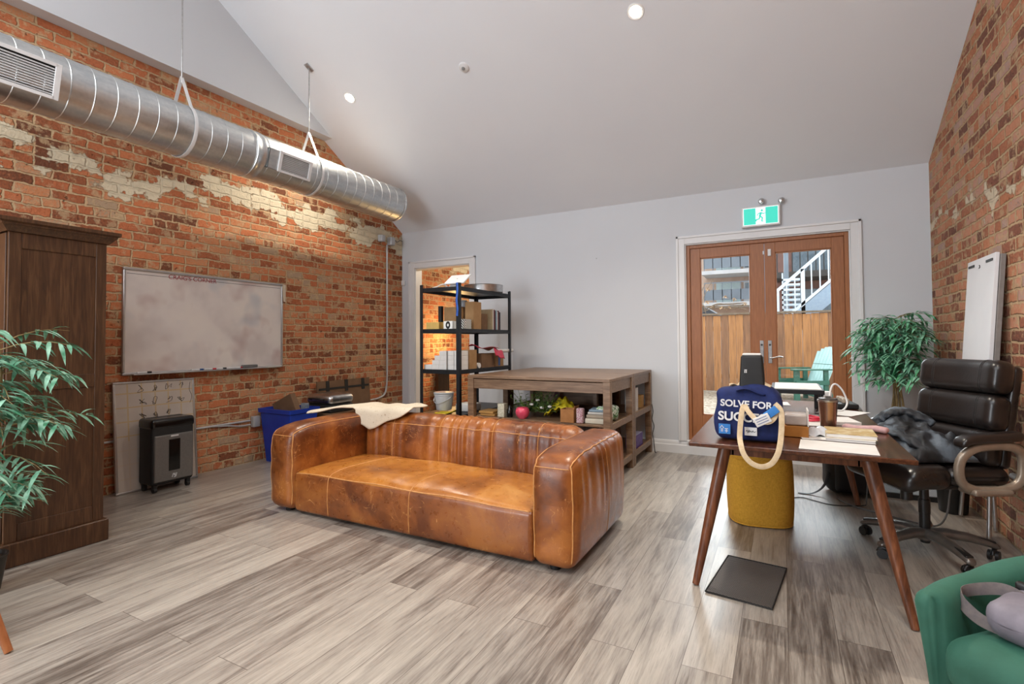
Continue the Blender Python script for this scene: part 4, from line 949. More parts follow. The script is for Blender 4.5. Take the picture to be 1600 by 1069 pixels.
# ------------------------------------------------------------------ blue bin and boxes behind the sofa
M_BLUE = pm('blue_recycling_plastic', '1c3fae', '17359a', .38, sc=8)
bn = thing('recycling_bin', 'blue plastic recycling bin full of cardboard by the left wall', 'bin', (-4.53, 3.58, 0))
b = B(); 
def bring(z, hx, hy): return [(-hx, -hy, z), (hx, -hy, z), (hx, hy, z), (-hx, hy, z)]
rings = [bring(0, .19, .13), bring(.50, .23, .17), bring(.505, .245, .185), bring(.545, .248, .188), bring(.545, .232, .172), bring(.03, .185, .125)]
for i in range(5): a_, c_ = rings[i], rings[i+1]; b.add(a_+c_, [(k, (k+1) % 4, 4+(k+1) % 4, 4+k) for k in range(4)])
b.add(rings[0], [(3, 2, 1, 0)]); b.add(rings[5], [(0, 1, 2, 3)]); mk('body', b, M_BLUE, bn, bev=.012, seg=3)
cc_ = carton('cardboard_box', 'folded brown cardboard box sticking out of the blue bin', -4.63, -4.33, 3.54, 3.60, .40, .26, KR2); cc_.rotation_euler = (radians(4), radians(-24), 0)
o = solidbox('silver_packet', 'silver and white packet standing in the blue bin', -4.40, -4.33, 3.62, 3.66, .42, .17, pm('silver_foil', 'c8ccd0', '8aa0b8', .3, .6, sc=40), 'packet', rot=.3)
solidbox('bin_filling', 'brown card pieces filling the blue bin', -4.66, -4.30, 3.48, 3.72, .06, .32, KR2, 'cardboard')
gr = thing('electric_grill', 'domed steel electric grill on a dark box between bin and doorway', 'grill', (-4.42, 4.02, 0))
mk('stand', B().box(-.18, .18, -.17, .17, 0, .46), KR2, gr, bev=.004, label='dark carton used as a stand')
mk('body', B().rbox((0, 0, .505), (.19, .17, .045), .03, (8, 8, 6)), M_DARK, gr)
mk('dome', B().rbox((0, 0, .60), (.195, .175, .055), .05, (10, 10, 8)), M_STEEL, gr)
mk('handle', B().tube(smoothpts([(-.09, -.17, .60), (-.09, -.21, .615), (.09, -.21, .615), (.09, -.17, .60)], 3), .010), M_DARK, gr)
bp = thing('flattened_carton', 'flattened cardboard panel with black tape standing against the brick wall', 'cardboard', (XL+.10, 4.55, 0))
Mt = Matrix.Rotation(radians(-4), 4, 'Y'); mk('panel', B().box(0, .02, -.42, .42, 0, .76, Mt), KR2, bp, bev=.002)
b = B()
b.box(.021, .025, -.40, .40, .655, .68, Mt)
for yy in (-.27, .02, .30): b.box(.021, .0255, yy-.025, yy+.025, .62, .76, Mt)
mk('tape', b, M_DARK, bp, smooth=0)
# ------------------------------------------------------------------ desk
t = NT('dark_walnut'); v = t.scale(t.objc(), (7, .7, 7)); f = t.noise(v, 5, 7, .6, 1.0); f2 = t.noise(t.scale(t.objc(), (70, 3, 70)), 3, 3)
t.set(t.ramp(t.math('ADD', t.math('MULTIPLY', f, .7), t.math('MULTIPLY', f2, .3)), [(.3, L('341a10')), (.5, L('502c1b')), (.7, L('6d4129'))]), .22); t.b.inputs['Specular IOR Level'].default_value = .6; t.bump(f2, .05, .001); M_WAL = t.m
t = NT('walnut_leg'); v = t.scale(t.objc(), (12, 12, 1)); f = t.noise(v, 4, 7, .6, 1.0)
t.set(t.ramp(f, [(.3, L('4c2a1a')), (.5, L('6f4129')), (.7, L('8c583a'))]), .35); M_WLEG = t.m
dk = thing('writing_desk', 'dark walnut desk with splayed round legs on the right', 'desk', (.035, 3.66, 0))
dx, dy, dz = .447, 1.055, .722
mk('desktop', B().prism([(-dx, -dy, dz-.022), (dx, -dy, dz-.022), (dx, dy, dz-.022), (-dx, dy, dz-.022)], (0, 0, .022)), M_WAL, dk, bev=.005, seg=3)
b = B(); 
for sy in (-1, 1): b.box(-.27, .27, sy*.86-.012, sy*.86+.012, dz-.085, dz-.022)
for sx in (-1, 1): b.box(sx*.27-.012, sx*.27+.012, -.872, .872, dz-.085, dz-.022)
mk('apron', b, M_WLEG, dk, bev=.002)
for sx in (-1, 1):
    for sy in (-1, 1):
        top = Vector((sx*.295, sy*.90, dz-.022)); ft = Vector((sx*.436, sy*(.975 if sy < 0 else .83), .004))
        top = Vector((sx*.295, sy*.86, dz-.022))
        pts = [top.lerp(ft, k/8) for k in range(9)]; rs = [.030, .0305, .030, .0285, .0265, .024, .0215, .019, .0165]
        mk('leg', B().tube(pts, rs, 20), M_WLEG, dk, smooth=.9)
DZT = .7235
def onto(o, *a): return tag(o, *a)
# tote bag
M_NAVY = pm('navy_canvas', '1a2a62', '14204e', .85, sc=40, st=(1, 1, 1), bump=.1); M_WEB = pm('cream_webbing', 'd8c2a0', 'c6ae8a', .85, sc=60)
M_WPRINT = pm('white_print', 'e8e8e8', rough=.7); M_BPRINT = pm('sky_blue_print', '3a84cc', '3078c0', .6)
bg_ = thing('tote_bag', 'navy canvas tote bag with cream handles and white lettering on the desk corner', 'bag', (-.155, 2.79, DZT))
def totefn(p):
    x, y, z = p; u = (z+.135)/.27      # 0 bottom .. 1 top
    w = 1.02 - .10*max(0, u-.35)**1.3 - .03*(1-u)**6; sag = -.03*u*u*(x/.15)*abs(x/.15)
    x2 = x*w + .006*sin(z*30); z2 = z - .034*max(0, u-.5)*(abs(x)/.15)**1.8*1.6 + .008*sin(x*23)*u
    y2 = y*(1-.45*max(0, u-.45)) + .008*sin(x*28+z*17)*(1 if abs(y) > .05 else .3) + .02*u*u
    return (x2, y2, z2)
mk('bag_body', B().rbox((0, .0, .1385), (.148, .082, .135), .035, (26, 12, 24), totefn), M_NAVY, bg_, smooth=3, sub=1)
# open mouth: cream lining folds
b = B(); b.grid(lambda u, v: (-.085+.19*u, -.012+.03*v+.02*sin(u*6), .262+.03*sin(u*pi)*v+.012*sin(u*13+v*3)), 18, 5, .003); mk('lining', b, M_WEB, bg_, smooth=3)
b = B(); b.grid(lambda u, v: (-.05+.13*u, -.07+.03*v, .245+.012*sin(u*5)-.02*v*u), 10, 4, .003); mk('flap', b, M_NAVY, bg_, smooth=3)
fx = lambda x, y, z: (x+.155, y-2.79, z-DZT)
hp = [(-.165, 2.70, .905), (-.175, 2.672, .88), (-.182, 2.655, .82), (-.185, 2.64, .76), (-.178, 2.60, .728), (-.165, 2.578, .69), (-.135, 2.572, .655), (-.092, 2.570, .642), (-.052, 2.572, .66), (-.028, 2.578, .70), (-.018, 2.60, .735), (-.012, 2.64, .775), (-.008, 2.655, .84), (-.012, 2.672, .89), (-.035, 2.70, .915)]
mk('handle', B().tube(smoothpts([fx(*p) for p in hp], 5), .01, 8, flat=(.0118, .0018, (0, -1, .0))), M_WEB, bg_, smooth=.9)
hp = [(-.165, 2.695, .905), (-.150, 2.668, .88), (-.125, 2.652, .852), (-.10, 2.648, .835), (-.06, 2.65, .835), (-.035, 2.665, .86), (-.03, 2.69, .90)]
mk('handle', B().tube(smoothpts([fx(*p) for p in hp], 5), .01, 8, flat=(.011, .0018, (0, -1, .2))), M_WEB, bg_, smooth=.9)
MT = lambda x, z, y=-.096: frame((x, y, z), (1, 0, -.03), (0, 0, 1))
text('lettering', "SOLVE FOR", .045, M_WPRINT, bg_, MT(-.005, .182), .0015, bold=.0012)
text('lettering', "SUCCESS", .059, M_WPRINT, bg_, MT(-.012, .118), .0015, bold=.0016)
mk('blue_patch', B().box(-.128, -.075, -.098, -.0955, .035, .083), M_BPRINT, bg_)
b = B()
for (xa, za, xb, zb) in ((-.122, .062, -.113, .075), (-.113, .075, -.104, .062), (-.116, .062, -.116, .045), (-.110, .045, -.110, .062), (-.100, .06, -.085, .06), (-.100, .05, -.085, .05), (-.093, .042, -.093, .06)): b.tube([(xa, -.0992, za), (xb, -.0992, zb)], .0016, 5)
mk('patch_marks', b, M_WPRINT, bg_)
mk('white_label', B().box(-.012, .042, -.099, -.0955, .035, .074), M_WPRINT, bg_)
mk('script_marks', B().tube(smoothpts([(-.006, -.1, .054), (.0, -.1, .06), (.003, -.1, .048), (.008, -.1, .062), (.010, -.1, .050), (.015, -.1, .058), (.02, -.1, .050), (.024, -.1, .060), (.028, -.1, .052), (.037, -.1, .056)], 3), .0012, 5), M_DARK, bg_)
mk('seam_line', B().box(-.036, -.034, -.0985, -.096, .035, .085), M_WPRINT, bg_)
Mg = Matrix.Translation(fx(-.088, 2.645, .842)) @ Matrix.Rotation(radians(-28), 4, 'Y')
tg = mk('luggage_tag', B().rbox((0, 0, 0), (.036, .003, .022), .0028, (6, 4, 6), M=Mg @ Matrix.Rotation(0, 4, 'X')), M_PAPER, bg_, label='white paper tag')
b = B()
for k in range(3): b.box(-.026, .026, -.0038, -.0032, -.012+.011*k, -.009+.011*k, Mg)
mk('writing', b, pm('blue_ink', '5a6a9a', rough=.6), tg)
Mg = Matrix.Translation(fx(-.05, 2.655, .878)) @ Matrix.Rotation(radians(-40), 4, 'Y')
mk('blue_tag', B().rbox((0, 0, 0), (.032, .003, .018), .0028, (6, 4, 6), M=Mg), M_BPRINT, bg_, label='bright blue tag')
spk = thing('black_container', 'tapered black container with small white print standing up out of the tote bag', 'container', (-.135, 2.815, DZT+.17))
def tap(p):
    x, y, z = p; k = 1.0-.13*(z/.12); return (x*k, y*k, z)
mk('body', B().rbox((0, 0, .125), (.056, .045, .122), .012, (10, 10, 10), tap), M_DARK, spk, smooth=3)
mk('lid', B().rbox((0, 0, .251), (.042, .034, .005), .004, (6, 6, 4)), M_PAPER, spk)
mk('printed_mark', B().box(-.033, -.021, -.0460, -.0435, .172, .176).box(-.033, -.029, -.0465, -.0435, .160, .170).box(-.026, -.022, -.0465, -.0435, .160, .170), M_WPRINT, spk)
# tumbler
t = NT('bronze_metal'); v = t.objc(); t.set(t.ramp(t.noise(t.scale(v, (30, 30, 1)), 3, 2), [(.3, L('9a7a68')), (.7, L('b0907c'))]), .25, .9); M_BRZ = t.m
tm = thing('tumbler', 'tall bronze metal tumbler on the desk', 'tumbler', (.215, 3.27, DZT))
mk('body', B().lathe([(.0001, 0), (.034, 0), (.036, .004), (.040, .06), (.047, .15), (.049, .154), (.0001, .154)], n=40), M_BRZ, tm)
mk('rim', B().lathe([(.049, .152), (.051, .155), (.051, .163), (.047, .165), (.0001, .165)], n=40), M_STEEL, tm)
mk('lid', B().lathe([(.046, .165), (.046, .172), (.03, .176), (.0001, .176)], n=32).box(-.012, .012, -.03, .0, .176, .184), pm('smoky_lid', '5a5652', rough=.2), tm)
# amber box behind the bag
ab = thing('amber_box', 'small orange brown box with a clear lid beside the tote bag', 'box', (.055, 3.02, DZT), .0)
mk('carton', B().box(-.055, .055, -.07, .07, 0, .055), pm('amber_card', 'b87830', 'a86c28', .5), ab, bev=.002)
mk('lid', B().rbox((0, 0, .085), (.052, .065, .028), .012, (6, 6, 6)), pm('clear_frosted_plastic', 'c4b8b0', 'b4a8a0', .2), ab)
mk('panel', B().box(.050, .056, -.07, .07, .055, .135), M_PAPER, ab)
# riser with paper
rs_ = thing('laptop_riser', 'black laptop riser table standing on the desk', 'riser', (.09, 4.02, DZT))
mk('top', B().box(-.16, .14, -.30, .26, .145, .172), M_BLK, rs_, bev=.003)
for (x, y) in ((-.14, -.28), (.12, -.28), (-.14, .24), (.12, .24)): mk('leg', B().cyl((x, y, 0), (x, y, .145), .014), M_BLK, rs_)
o = mk('document', B().box(-.14, .125, -.28, .22, 0, .004), M_PAPER, loc=(.09, 4.02, DZT+.173)); tag(o, 'white papers lying on top of the black riser', 'paper')
# red cable
o = mk('coiled_cable', B().tube(smoothpts([(.16, 3.60, .730), (.12, 3.66, .730), (.09, 3.60, .731), (.14, 3.52, .733), (.20, 3.55, .736), (.21, 3.62, .734), (.15, 3.66, .742), (.11, 3.58, .744), (.16, 3.53, .745), (.22, 3.60, .742), (.26, 3.70, .732)], 6), .0065), pm('pink_red_cable', 'd83a52', 'c42c44', .4)); tag(o, 'coiled pinkish red cable lying on the desk by the riser legs', 'cable')
o = mk('thin_cable', B().tube(smoothpts([(-.02, 3.42, .728), (.03, 3.55, .745), (.08, 3.46, .76), (.12, 3.34, .735), (.10, 3.24, .728)], 6), .003), M_DARK); tag(o, 'thin black cable looping over papers behind the amber box', 'cable')
def sheet(name, label, x, y, w, h, z, rot, m=M_PAPER, th=.0015, cat='paper', group=None, bev=0):
    o = mk(name, B().box(-w/2, w/2, -h/2, h/2, 0, th), m, loc=(x, y, z), rotz=rot, bev=bev); return tag(o, label, cat, group)
sheet('paper_sheet', 'large blank white sheet at the near edge of the desk', .215, 2.76, .30, .24, DZT, -.06, th=.002)
sheet('paper_sheet', 'white sheet lying on the desk left of the notebooks', .15, 3.02, .17, .20, DZT, .15)
sheet('paper_sheet', 'white sheet spread on the desk under the riser', .06, 3.62, .30, .5, DZT, .02)
sheet('paper_sheet', 'white sheet at the far right corner of the desk', .35, 4.05, .22, .28, DZT, -.5)
sheet('paper_sheet', 'white notepad behind the tumbler on the desk', .30, 3.58, .14, .22, DZT, .2, th=.018)
sheet('paper_sheet', 'white sheet at the far left end of the desk', -.10, 4.42, .28, .21, DZT, .1)
M_MAG = pm('magazine_cover', 'd8c8a0', 'b89858', .4, sc=30, lo=.4, hi=.6)
def notebook(label, x, y, w, h, z, th, rot, cover):
    t = thing('notebook', label, 'notebook', (x, y, z), rot, 'notebooks stacked on the desk')
    mk('pages', B().box(-w/2+.002, w/2-.003, -h/2+.003, h/2-.003, .0015, th-.0015), M_PAPER, t); mk('cover', B().box(-w/2, w/2, -h/2, h/2, 0, .0015).box(-w/2, w/2, -h/2, h/2, th-.0015, th).box(-w/2, -w/2+.0015, -h/2, h/2, .0015, th-.0015), cover, t, smooth=0)
    return t
notebook('white notebook at the bottom of the stack on the desk', .285, 3.01, .20, .20, DZT, .012, -.05, M_PAPER)
notebook('notebook with a mottled cream cover on top of the stack on the desk', .29, 3.05, .21, .23, DZT+.0125, .020, -.03, M_MAG)
o = mk('pink_pouch', B().rbox((0, 0, .014), (.10, .035, .014), .0135, (10, 8, 6), lambda p: (p[0], p[1]+.01*sin(p[0]*18), p[2]+.004*sin(p[0]*40))), pm('pale_pink_cloth', 'cfa8a8', 'bc9494', .6, sc=30), loc=(.385, 3.30, DZT), rotz=-.35); tag(o, 'pale pink soft glasses pouch on the desk behind the notebooks', 'pouch')
o = mk('plastic_bag', B().grid(lambda u, v: (-.07+.14*u, -.05+.1*v, .004+.04*sin(u*pi)*sin(v*pi)+.008*sin(u*14+v*9)*sin(u*pi)), 14, 10, .001), pm('pale_plastic_film', 'd8dce0', 'c4c8d0', .25), loc=(.155, 3.05, DZT+.002), smooth=1); tag(o, 'crumpled pale plastic bag on the desk in front of the tumbler', 'plastic bag')
ps = thing('power_strip', 'dark power strip with plugs at the far right end of the desk', 'power strip', (.38, 4.42, DZT), .1)
mk('strip', B().rbox((0, 0, .018), (.07, .16, .018), .006, (6, 8, 6)), M_DARK, ps)
for k in range(3): mk('plug', B().rbox((0, -.10+.09*k, .052), (.02, .022, .016), .005, (6, 6, 6)), pm('beige_plastic', 'b8aa98', rough=.5), ps)
o = mk('white_cable', B().tube(smoothpts([(.30, 4.0, .73), (.28, 4.1, .79), (.30, 4.2, .88), (.33, 4.22, .90), (.37, 4.22, .85), (.39, 4.20, .77), (.35, 4.12, .728), (.28, 4.02, .728)], 6), .006), M_TRIM); tag(o, 'white cable standing in a loop near the right edge of the desk', 'cable')
o = mk('white_router', B().rbox((0, 0, .06), (.035, .02, .06), .015, (8, 6, 8)), M_TRIM, loc=(.275, 4.30, DZT)); tag(o, 'white upright adapter behind the cable loop on the desk', 'adapter')
o = mk('grey_cable', B().tube(smoothpts([(.44, 4.46, .745), (.46, 4.40, .75), (.475, 4.33, .735), (.488, 4.26, .70), (.50, 4.22, .60), (.51, 4.25, .45), (.52, 4.4, .2), (.52, 4.5, .006)], 6), .004), M_GREYP); tag(o, 'grey cable running off the right edge of the desk', 'cable')
# pouf
t = NT('mustard_weave'); v = t.objc(); f = t.noise(t.scale(v, (1, 1, 6)), 50, 4); f2 = t.noise(t.scale(v, (6, 6, 1)), 50, 4)
t.set(t.ramp(t.math('MULTIPLY', t.math('ADD', f, f2), .5), [(.35, L('b8861e')), (.65, L('dca63a'))]), .9); t.bump(t.math('ADD', f, f2), .4, .002); M_MUS = t.m
pf = thing('mustard_pouf', 'mustard yellow fabric pouf under the desk', 'pouf', (-.155, 3.86, 0), radians(12))
def sq(a, e=3.0): c, s_ = cos(a), sin(a); k = (abs(c)**e+abs(s_)**e)**(-1/e); return c*k, s_*k
b = B(); prof = [(.0001, .0), (.86, .0), (.93, .004), (.965, .018), (.98, .05), (1.0, .14), (1.0, .26), (.985, .36), (.965, .415), (.95, .435), (.90, .452), (.80, .462), (.45, .470), (.0001, .472)]
n = 72; vs = []
for k in range(n):
    x, y = sq(2*pi*k/n); vs += [(.200*x*r_, .200*y*r_, z_) for r_, z_ in prof]
m = len(prof); b.add(vs, [(k*m+q, ((k+1) % n)*m+q, ((k+1) % n)*m+q+1, k*m+q+1) for k in range(n) for q in range(m-1)])
mk('body', b, M_MUS, pf, smooth=1.2)
for zz_, rr_ in ((.432, .193), (.010, .190)): mk('piping', B().tube([(rr_*sq(2*pi*k/72)[0], rr_*sq(2*pi*k/72)[1], zz_) for k in range(72)], .0045, 6, closed=True), M_MUS, pf)
# foot mat
t = NT('ribbed_rubber'); v = t.objc(); s = t.sep(v); g = t.math('MULTIPLY', t.math('SINE', t.math('MULTIPLY', s[0], 420.0)), t.math('SINE', t.math('MULTIPLY', s[1], 420.0)))
t.set(t.mix(t.math('GREATER_THAN', g, .35), L('4c4846'), L('69645f')), .45); t.bump(g, .6, .002); M_RUB = t.m
fm = thing('foot_mat', 'dark grey ribbed rubber mat on the floor under the desk', 'mat', (-.174, 2.845, 0), radians(-7))
mk('mat', B().box(-.145, .145, -.245, .245, 0, .008), M_RUB, fm, bev=.004); 
b = B(); b.tube([(-.145, -.245, .008), (.145, -.245, .008), (.145, .245, .008), (-.145, .245, .008)], .004, 6, closed=True); mk('edge', b, M_DARK, fm)
# backpack on the floor
t = NT('black_nylon'); v = t.objc(); f = t.noise(v, 10, 5); t.set(t.ramp(f, [(.3, L('0c0e12')), (.7, L('1c2028'))]), .5); t.bump(f, .3, .01); M_NYL = t.m
bpk = thing('backpack', 'black backpack standing on the floor behind the desk leg', 'backpack', (.46, 4.83, 0), radians(10))
mk('body', B().rbox((0, 0, .235), (.185, .12, .23), .08, (14, 10, 16), lambda p: (p[0]*(1-.12*max(0, p[2]/.23)), p[1]+.01*sin(p[2]*20), p[2])), M_NYL, bpk, smooth=3)
mk('pocket', B().rbox((0, -.125, .15), (.14, .035, .12), .034, (10, 6, 10)), M_NYL, bpk, smooth=3)
mk('handle', B().tube(smoothpts([(-.03, .02, .45), (-.02, .02, .50), (.02, .02, .50), (.03, .02, .45)], 5), .008), M_NYL, bpk)
mk('strap', B().tube(smoothpts([(-.16, -.08, .20), (-.20, -.12, .10), (-.25, -.14, .04), (-.32, -.15, .008), (-.40, -.14, .006)], 6), .01, 8, flat=(.014, .003, (0, 0, 1))), M_NYL, bpk)
o = mk('floor_cable', B().tube(smoothpts([(-.02, 4.42, .005), (.05, 4.46, .005), (.12, 4.5, .005), (.2, 4.45, .005), (.30, 4.40, .005), (.44, 4.44, .005), (.52, 4.5, .005)], 6), .0035), M_DARK); tag(o, 'thin dark cable lying on the floor between pouf and backpack', 'cable')

# ------------------------------------------------------------------ office chair
t = NT('black_bonded_leather'); v = t.objc(); f = t.noise(v, 5, 4); f2 = t.noise(v, 90, 3)
t.set(t.ramp(f, [(.3, L('171312')), (.7, L('241d1b'))]), t.ramp(f, [(.3, .26), (.7, .36)])); t.bump(t.math('ADD', t.math('MULTIPLY', f, .8), t.math('MULTIPLY', f2, .15)), .25, .01); t.b.inputs['Specular IOR Level'].default_value = .6; M_BL = t.m
M_CHAMP = pm('champagne_grey_plastic', 'a09282', '8c7e70', .32, .45, sc=20)
M_BPL = pm('black_plastic', '181818', '202020', .4, sc=20)
oc = thing('office_chair', 'black padded leather office chair with champagne looped arms at the desk', 'office chair', (.702, 3.690, 0), radians(118))
base_a = radians(150)-radians(118)
b = B(); b.lathe([(.0001, .075), (.04, .075), (.045, .09), (.04, .125), (.03, .13), (.0001, .13)], n=28); M_BASE = pm('dark_silver_base', '7a746e', '68625d', .3, .6, sc=20); hub = mk('base_hub', b, M_BASE, oc)
for k in range(5):
    a = base_a+2*pi*k/5; d = Vector((cos(a), sin(a), 0)); s = Vector((-sin(a), cos(a), 0)); b = B(); vs = []
    prof = [(.02, .110, .040, .030), (.10, .118, .036, .028), (.20, .108, .032, .025), (.28, .090, .029, .021), (.315, .078, .026, .018), (.330, .073, .014, .010)]
    for r_, z_, w_, h_ in prof: 
        for q in range(12):
            g = 2*pi*q/12; cx = cos(g); cz = sin(g); vs.append(d*r_+Vector((0, 0, z_))+s*(w_*cx)+Vector((0, 0, h_*(cz if cz > 0 else cz))))
    fs = [(i*12+q, i*12+(q+1) % 12, (i+1)*12+(q+1) % 12, (i+1)*12+q) for i in range(len(prof)-1) for q in range(12)] + [tuple(range(11, -1, -1)), tuple(range((len(prof)-1)*12, len(prof)*12))]
    b.add(vs, fs); lg = mk('base_arm', b, M_BASE, oc, smooth=1)
    b = B(); c = d*.235+Vector((0, 0, .104)); 
    M = frame((0, 0, 0), d, s); b.rbox(d*.225+Vector((0, 0, .107)), (.055, .013, .006), .005, (8, 6, 4), M=None)
    b2 = B(); b2.rbox((.262, 0, .108), (.050, .019, .007), .006, (8, 6, 6), lambda p: (p[0], p[1], p[2]-.22*p[0])); b2.v = [M @ v_ for v_ in b2.v]; mk('grip_pad', b2, M_BPL, lg)
    ca = d*.305; b = B()
    ax = (s*cos(.6*k+.4)+d*sin(.6*k+.4)).normalized()
    for q in (-1, 1): b.cyl(ca+ax*(q*.010)+Vector((0, 0, .0265)), ca+ax*(q*.024)+Vector((0, 0, .0265)), .0265, n=22)
    fw = ax.cross(Vector((0, 0, 1))); b.tube([ca+fw*.022+Vector((0, 0, .03)), ca+fw*.016+Vector((0, 0, .048)), ca+Vector((0, 0, .056)), ca-fw*.014+Vector((0, 0, .052))], .011, 10); b.cyl(ca+Vector((0, 0, .05)), ca+Vector((0, 0, .068)), .008)
    mk('caster', b, M_BPL, oc)
b = B(); b.lathe([(.0001, .055), (.022, .055), (.026, .075), (.026, .22), (.028, .222), (.028, .30), (.0225, .302), (.0225, .40), (.0001, .40)], n=28); mk('gas_column', b, M_BPL, oc)
b = B(); b.rbox((0, -.02, .405), (.09, .13, .022), .015, (8, 8, 6)); b.tube([(.06, .06, .40), (.20, .08, .395), (.26, .09, .392)], .008); mk('tilt_mechanism', b, M_BPL, oc)
mk('tension_knob', B().cyl((0, .10, .30), (0, .10, .385), .030, .028, n=24), M_BPL, oc)
def seatf(p):
    x, y, z = p; z2 = z + .010*cos(x*8)+(-.05*max(0, (y-.12)/.14)**2) - .012*abs(x/.26)**3*(1 if z > 0 else -1)
    return (x, y, z2)
mk('seat_cushion', B().rbox((0, -.10, .485), (.262, .165, .058), .05, (18, 14, 12), seatf), M_BL, oc, smooth=3)
mk('seat_cushion', B().rbox((0, .165, .482), (.268, .125, .066), .058, (18, 12, 12), lambda p: (p[0], p[1], p[2]-.035*max(0, p[1]/.12)**2)), M_BL, oc, smooth=3)
mk('seat_base', B().rbox((0, -.01, .432), (.235, .25, .014), .012, (8, 8, 4)), M_BPL, oc)
# back: three rolls leaning back on a shell
Mb = Matrix.Translation((0, -.215, .50)) @ Matrix.Rotation(radians(8.5), 4, 'X')
def roll(name, z0, z1, th, hw, yo=0):
    zc, hz = (z0+z1)/2, (z1-z0)/2
    def fn(p): x, y, z = p; return (x*(1-.05*abs(z/hz)**3*0), y-.03*(x/hw)**2*-1*0+.030*(x/hw)**2, z)
    o = mk(name, B().rbox((0, .012+yo, zc), (hw, th, hz+.006), min(th, hz)*.8, (26, 10, 16), fn, M=None), M_BL, oc, smooth=3); o.data.transform(Mb)
    for sx, dxx in ((-1, 0), (-1, .012), (1, 0), (1, .012)):
        st_ = B()
        if 1:
            xq = sx*(hw*.56)+dxx*sx; pts = []
            for k in range(13): 
                a = -pi/2+pi*k/12; r = min(th, hz)*.8
                zz = (hz+.006-r)*(1 if k > 6 else -1)*(1 if k != 6 else 0)+r*sin(a); pts.append(Mb @ Vector((xq, .012+yo+(th-r)+r*cos(a)+.030*(xq/hw)**2+.0006, zc+zz)))
            st_.tube(pts, .0014, 5); mk('stitching', st_, M_DARK, o)
    return o
roll('lumbar_cushion', .03, .212, .058, .245); roll('back_cushion', .222, .408, .066, .258, .004); roll('head_cushion', .418, .592, .066, .262, .006)
def shf(p): x, y, z = p; return (x*(1+.02*sin(z*6)), y+.03*(x/.25)**2, z)
o = mk('back_shell', B().rbox((0, -.055, .30), (.245, .030, .275), .028, (14, 8, 14), shf), M_BL, oc, smooth=3); o.data.transform(Mb)
for sx in (-1, 1):
    b = B(); pts = []
    for k in range(36):
        a = 2*pi*k/36; e = 2/2.7; ca, sa = cos(a), sin(a)
        yy = -.10+.165*(abs(ca)**e)*(1 if ca > 0 else -1); zz = .548+.118*(abs(sa)**e)*(1 if sa > 0 else -1) - .012*(ca if sa > 0 else 0)
        pts.append((sx*(.308+.010*sin(a)), yy, zz))
    ar = mk('armrest', b.tube(pts, .02, 12, closed=True, flat=(.024, .020, (1, 0, 0))), M_CHAMP, oc, smooth=1)
    mk('arm_pad', B().rbox((sx*.315, -.085, .706), (.040, .160, .024), .022, (8, 16, 8), lambda p: (p[0], p[1], p[2]-.010*(p[1]/.165)-.028*max(0, (p[1]-.09)/.08)**2)), M_BL, ar, smooth=3)
    mk('arm_bracket', B().rbox((sx*.285, -.09, .428), (.055, .10, .016), .012, (6, 8, 4)), M_CHAMP, ar, smooth=3)
# jacket on the chair
t = NT('charcoal_jacket'); v = t.objc(); f = t.noise(v, 7, 5); t.set(t.ramp(f, [(.38, L('141618')), (.52, L('2a2e34')), (.62, L('5c6670'))]), .65); t.bump(f, .5, .02); M_JAC = t.m
from mathutils import noise as mno
def jk(u, v):
    # bunched cloth: a heap with sharp folds, resting on the seat and against the backrest
    x = -.21+.42*u; y = -.135+.33*v
    e = min(1, 4.5*min(u, 1-u, v, 1-v))**.55
    p = Vector((x*6, y*6, .3)); q = Vector((x*15, y*15, 1.7))
    rdg = 1-abs(mno.noise(p))*2.2; rdg2 = 1-abs(mno.noise(q))*2.2
    heap = .075+.10*exp(-((x-.14)**2+(y-.02)**2)/.018)+.03*exp(-((x+.10)**2+(y+.03)**2)/.012)
    z = .556+e*(heap+.042*rdg+.018*rdg2)
    return (x+.035*mno.noise(q+Vector((5, 0, 0)))*e, y+.035*mno.noise(q+Vector((0, 5, 0)))*e, z)
jt = thing('jacket', 'crumpled dark charcoal jacket lying on the office chair seat', 'jacket', (.702, 3.690, 0), radians(118))
mk('body', B().grid(jk, 84, 64, .005), M_JAC, jt, smooth=3)
def sleeve(pts, r0, seed):
    P_ = smoothpts(pts, 10); b = B(); n_ = 18; vs = []; up = Vector((0, 0, 1))
    for i, p in enumerate(P_):
        t_ = (P_[min(i+1, len(P_)-1)]-P_[max(i-1, 0)]).normalized(); a_ = t_.cross(up); a_ = a_.normalized() if a_.length > .05 else Vector((1, 0, 0)); c_ = a_.cross(t_)
        for k in range(n_):
            g = 2*pi*k/n_; w = r0*(1+.45*mno.noise(Vector((i*.33, 2.2*cos(g), 2.2*sin(g)+seed))))*(.75+.25*min(1, i/6))
            vs.append(p+a_*w*1.25*cos(g)+c_*w*.62*sin(g))
    b.add(vs, [(i*n_+k, i*n_+(k+1) % n_, (i+1)*n_+(k+1) % n_, (i+1)*n_+k) for i in range(len(P_)-1) for k in range(n_)] + [tuple(range(n_-1, -1, -1)), tuple(range((len(P_)-1)*n_, len(P_)*n_))]); return b
mk('sleeve', sleeve([(.02, -.08, .72), (.09, -.03, .765), (.155, .03, .775), (.20, .09, .73), (.195, .12, .66)], .042, 3), M_JAC, jt, smooth=3)
mk('sleeve', sleeve([(-.16, .10, .61), (-.06, .12, .655), (.06, .13, .68), (.15, .11, .69)], .036, 9), M_JAC, jt, smooth=3)

# ------------------------------------------------------------------ things by the right wall
fb = thing('flip_chart', 'white flip chart board on an easel against the right brick wall', 'flip chart', (1.075, 4.25, 0), 0)
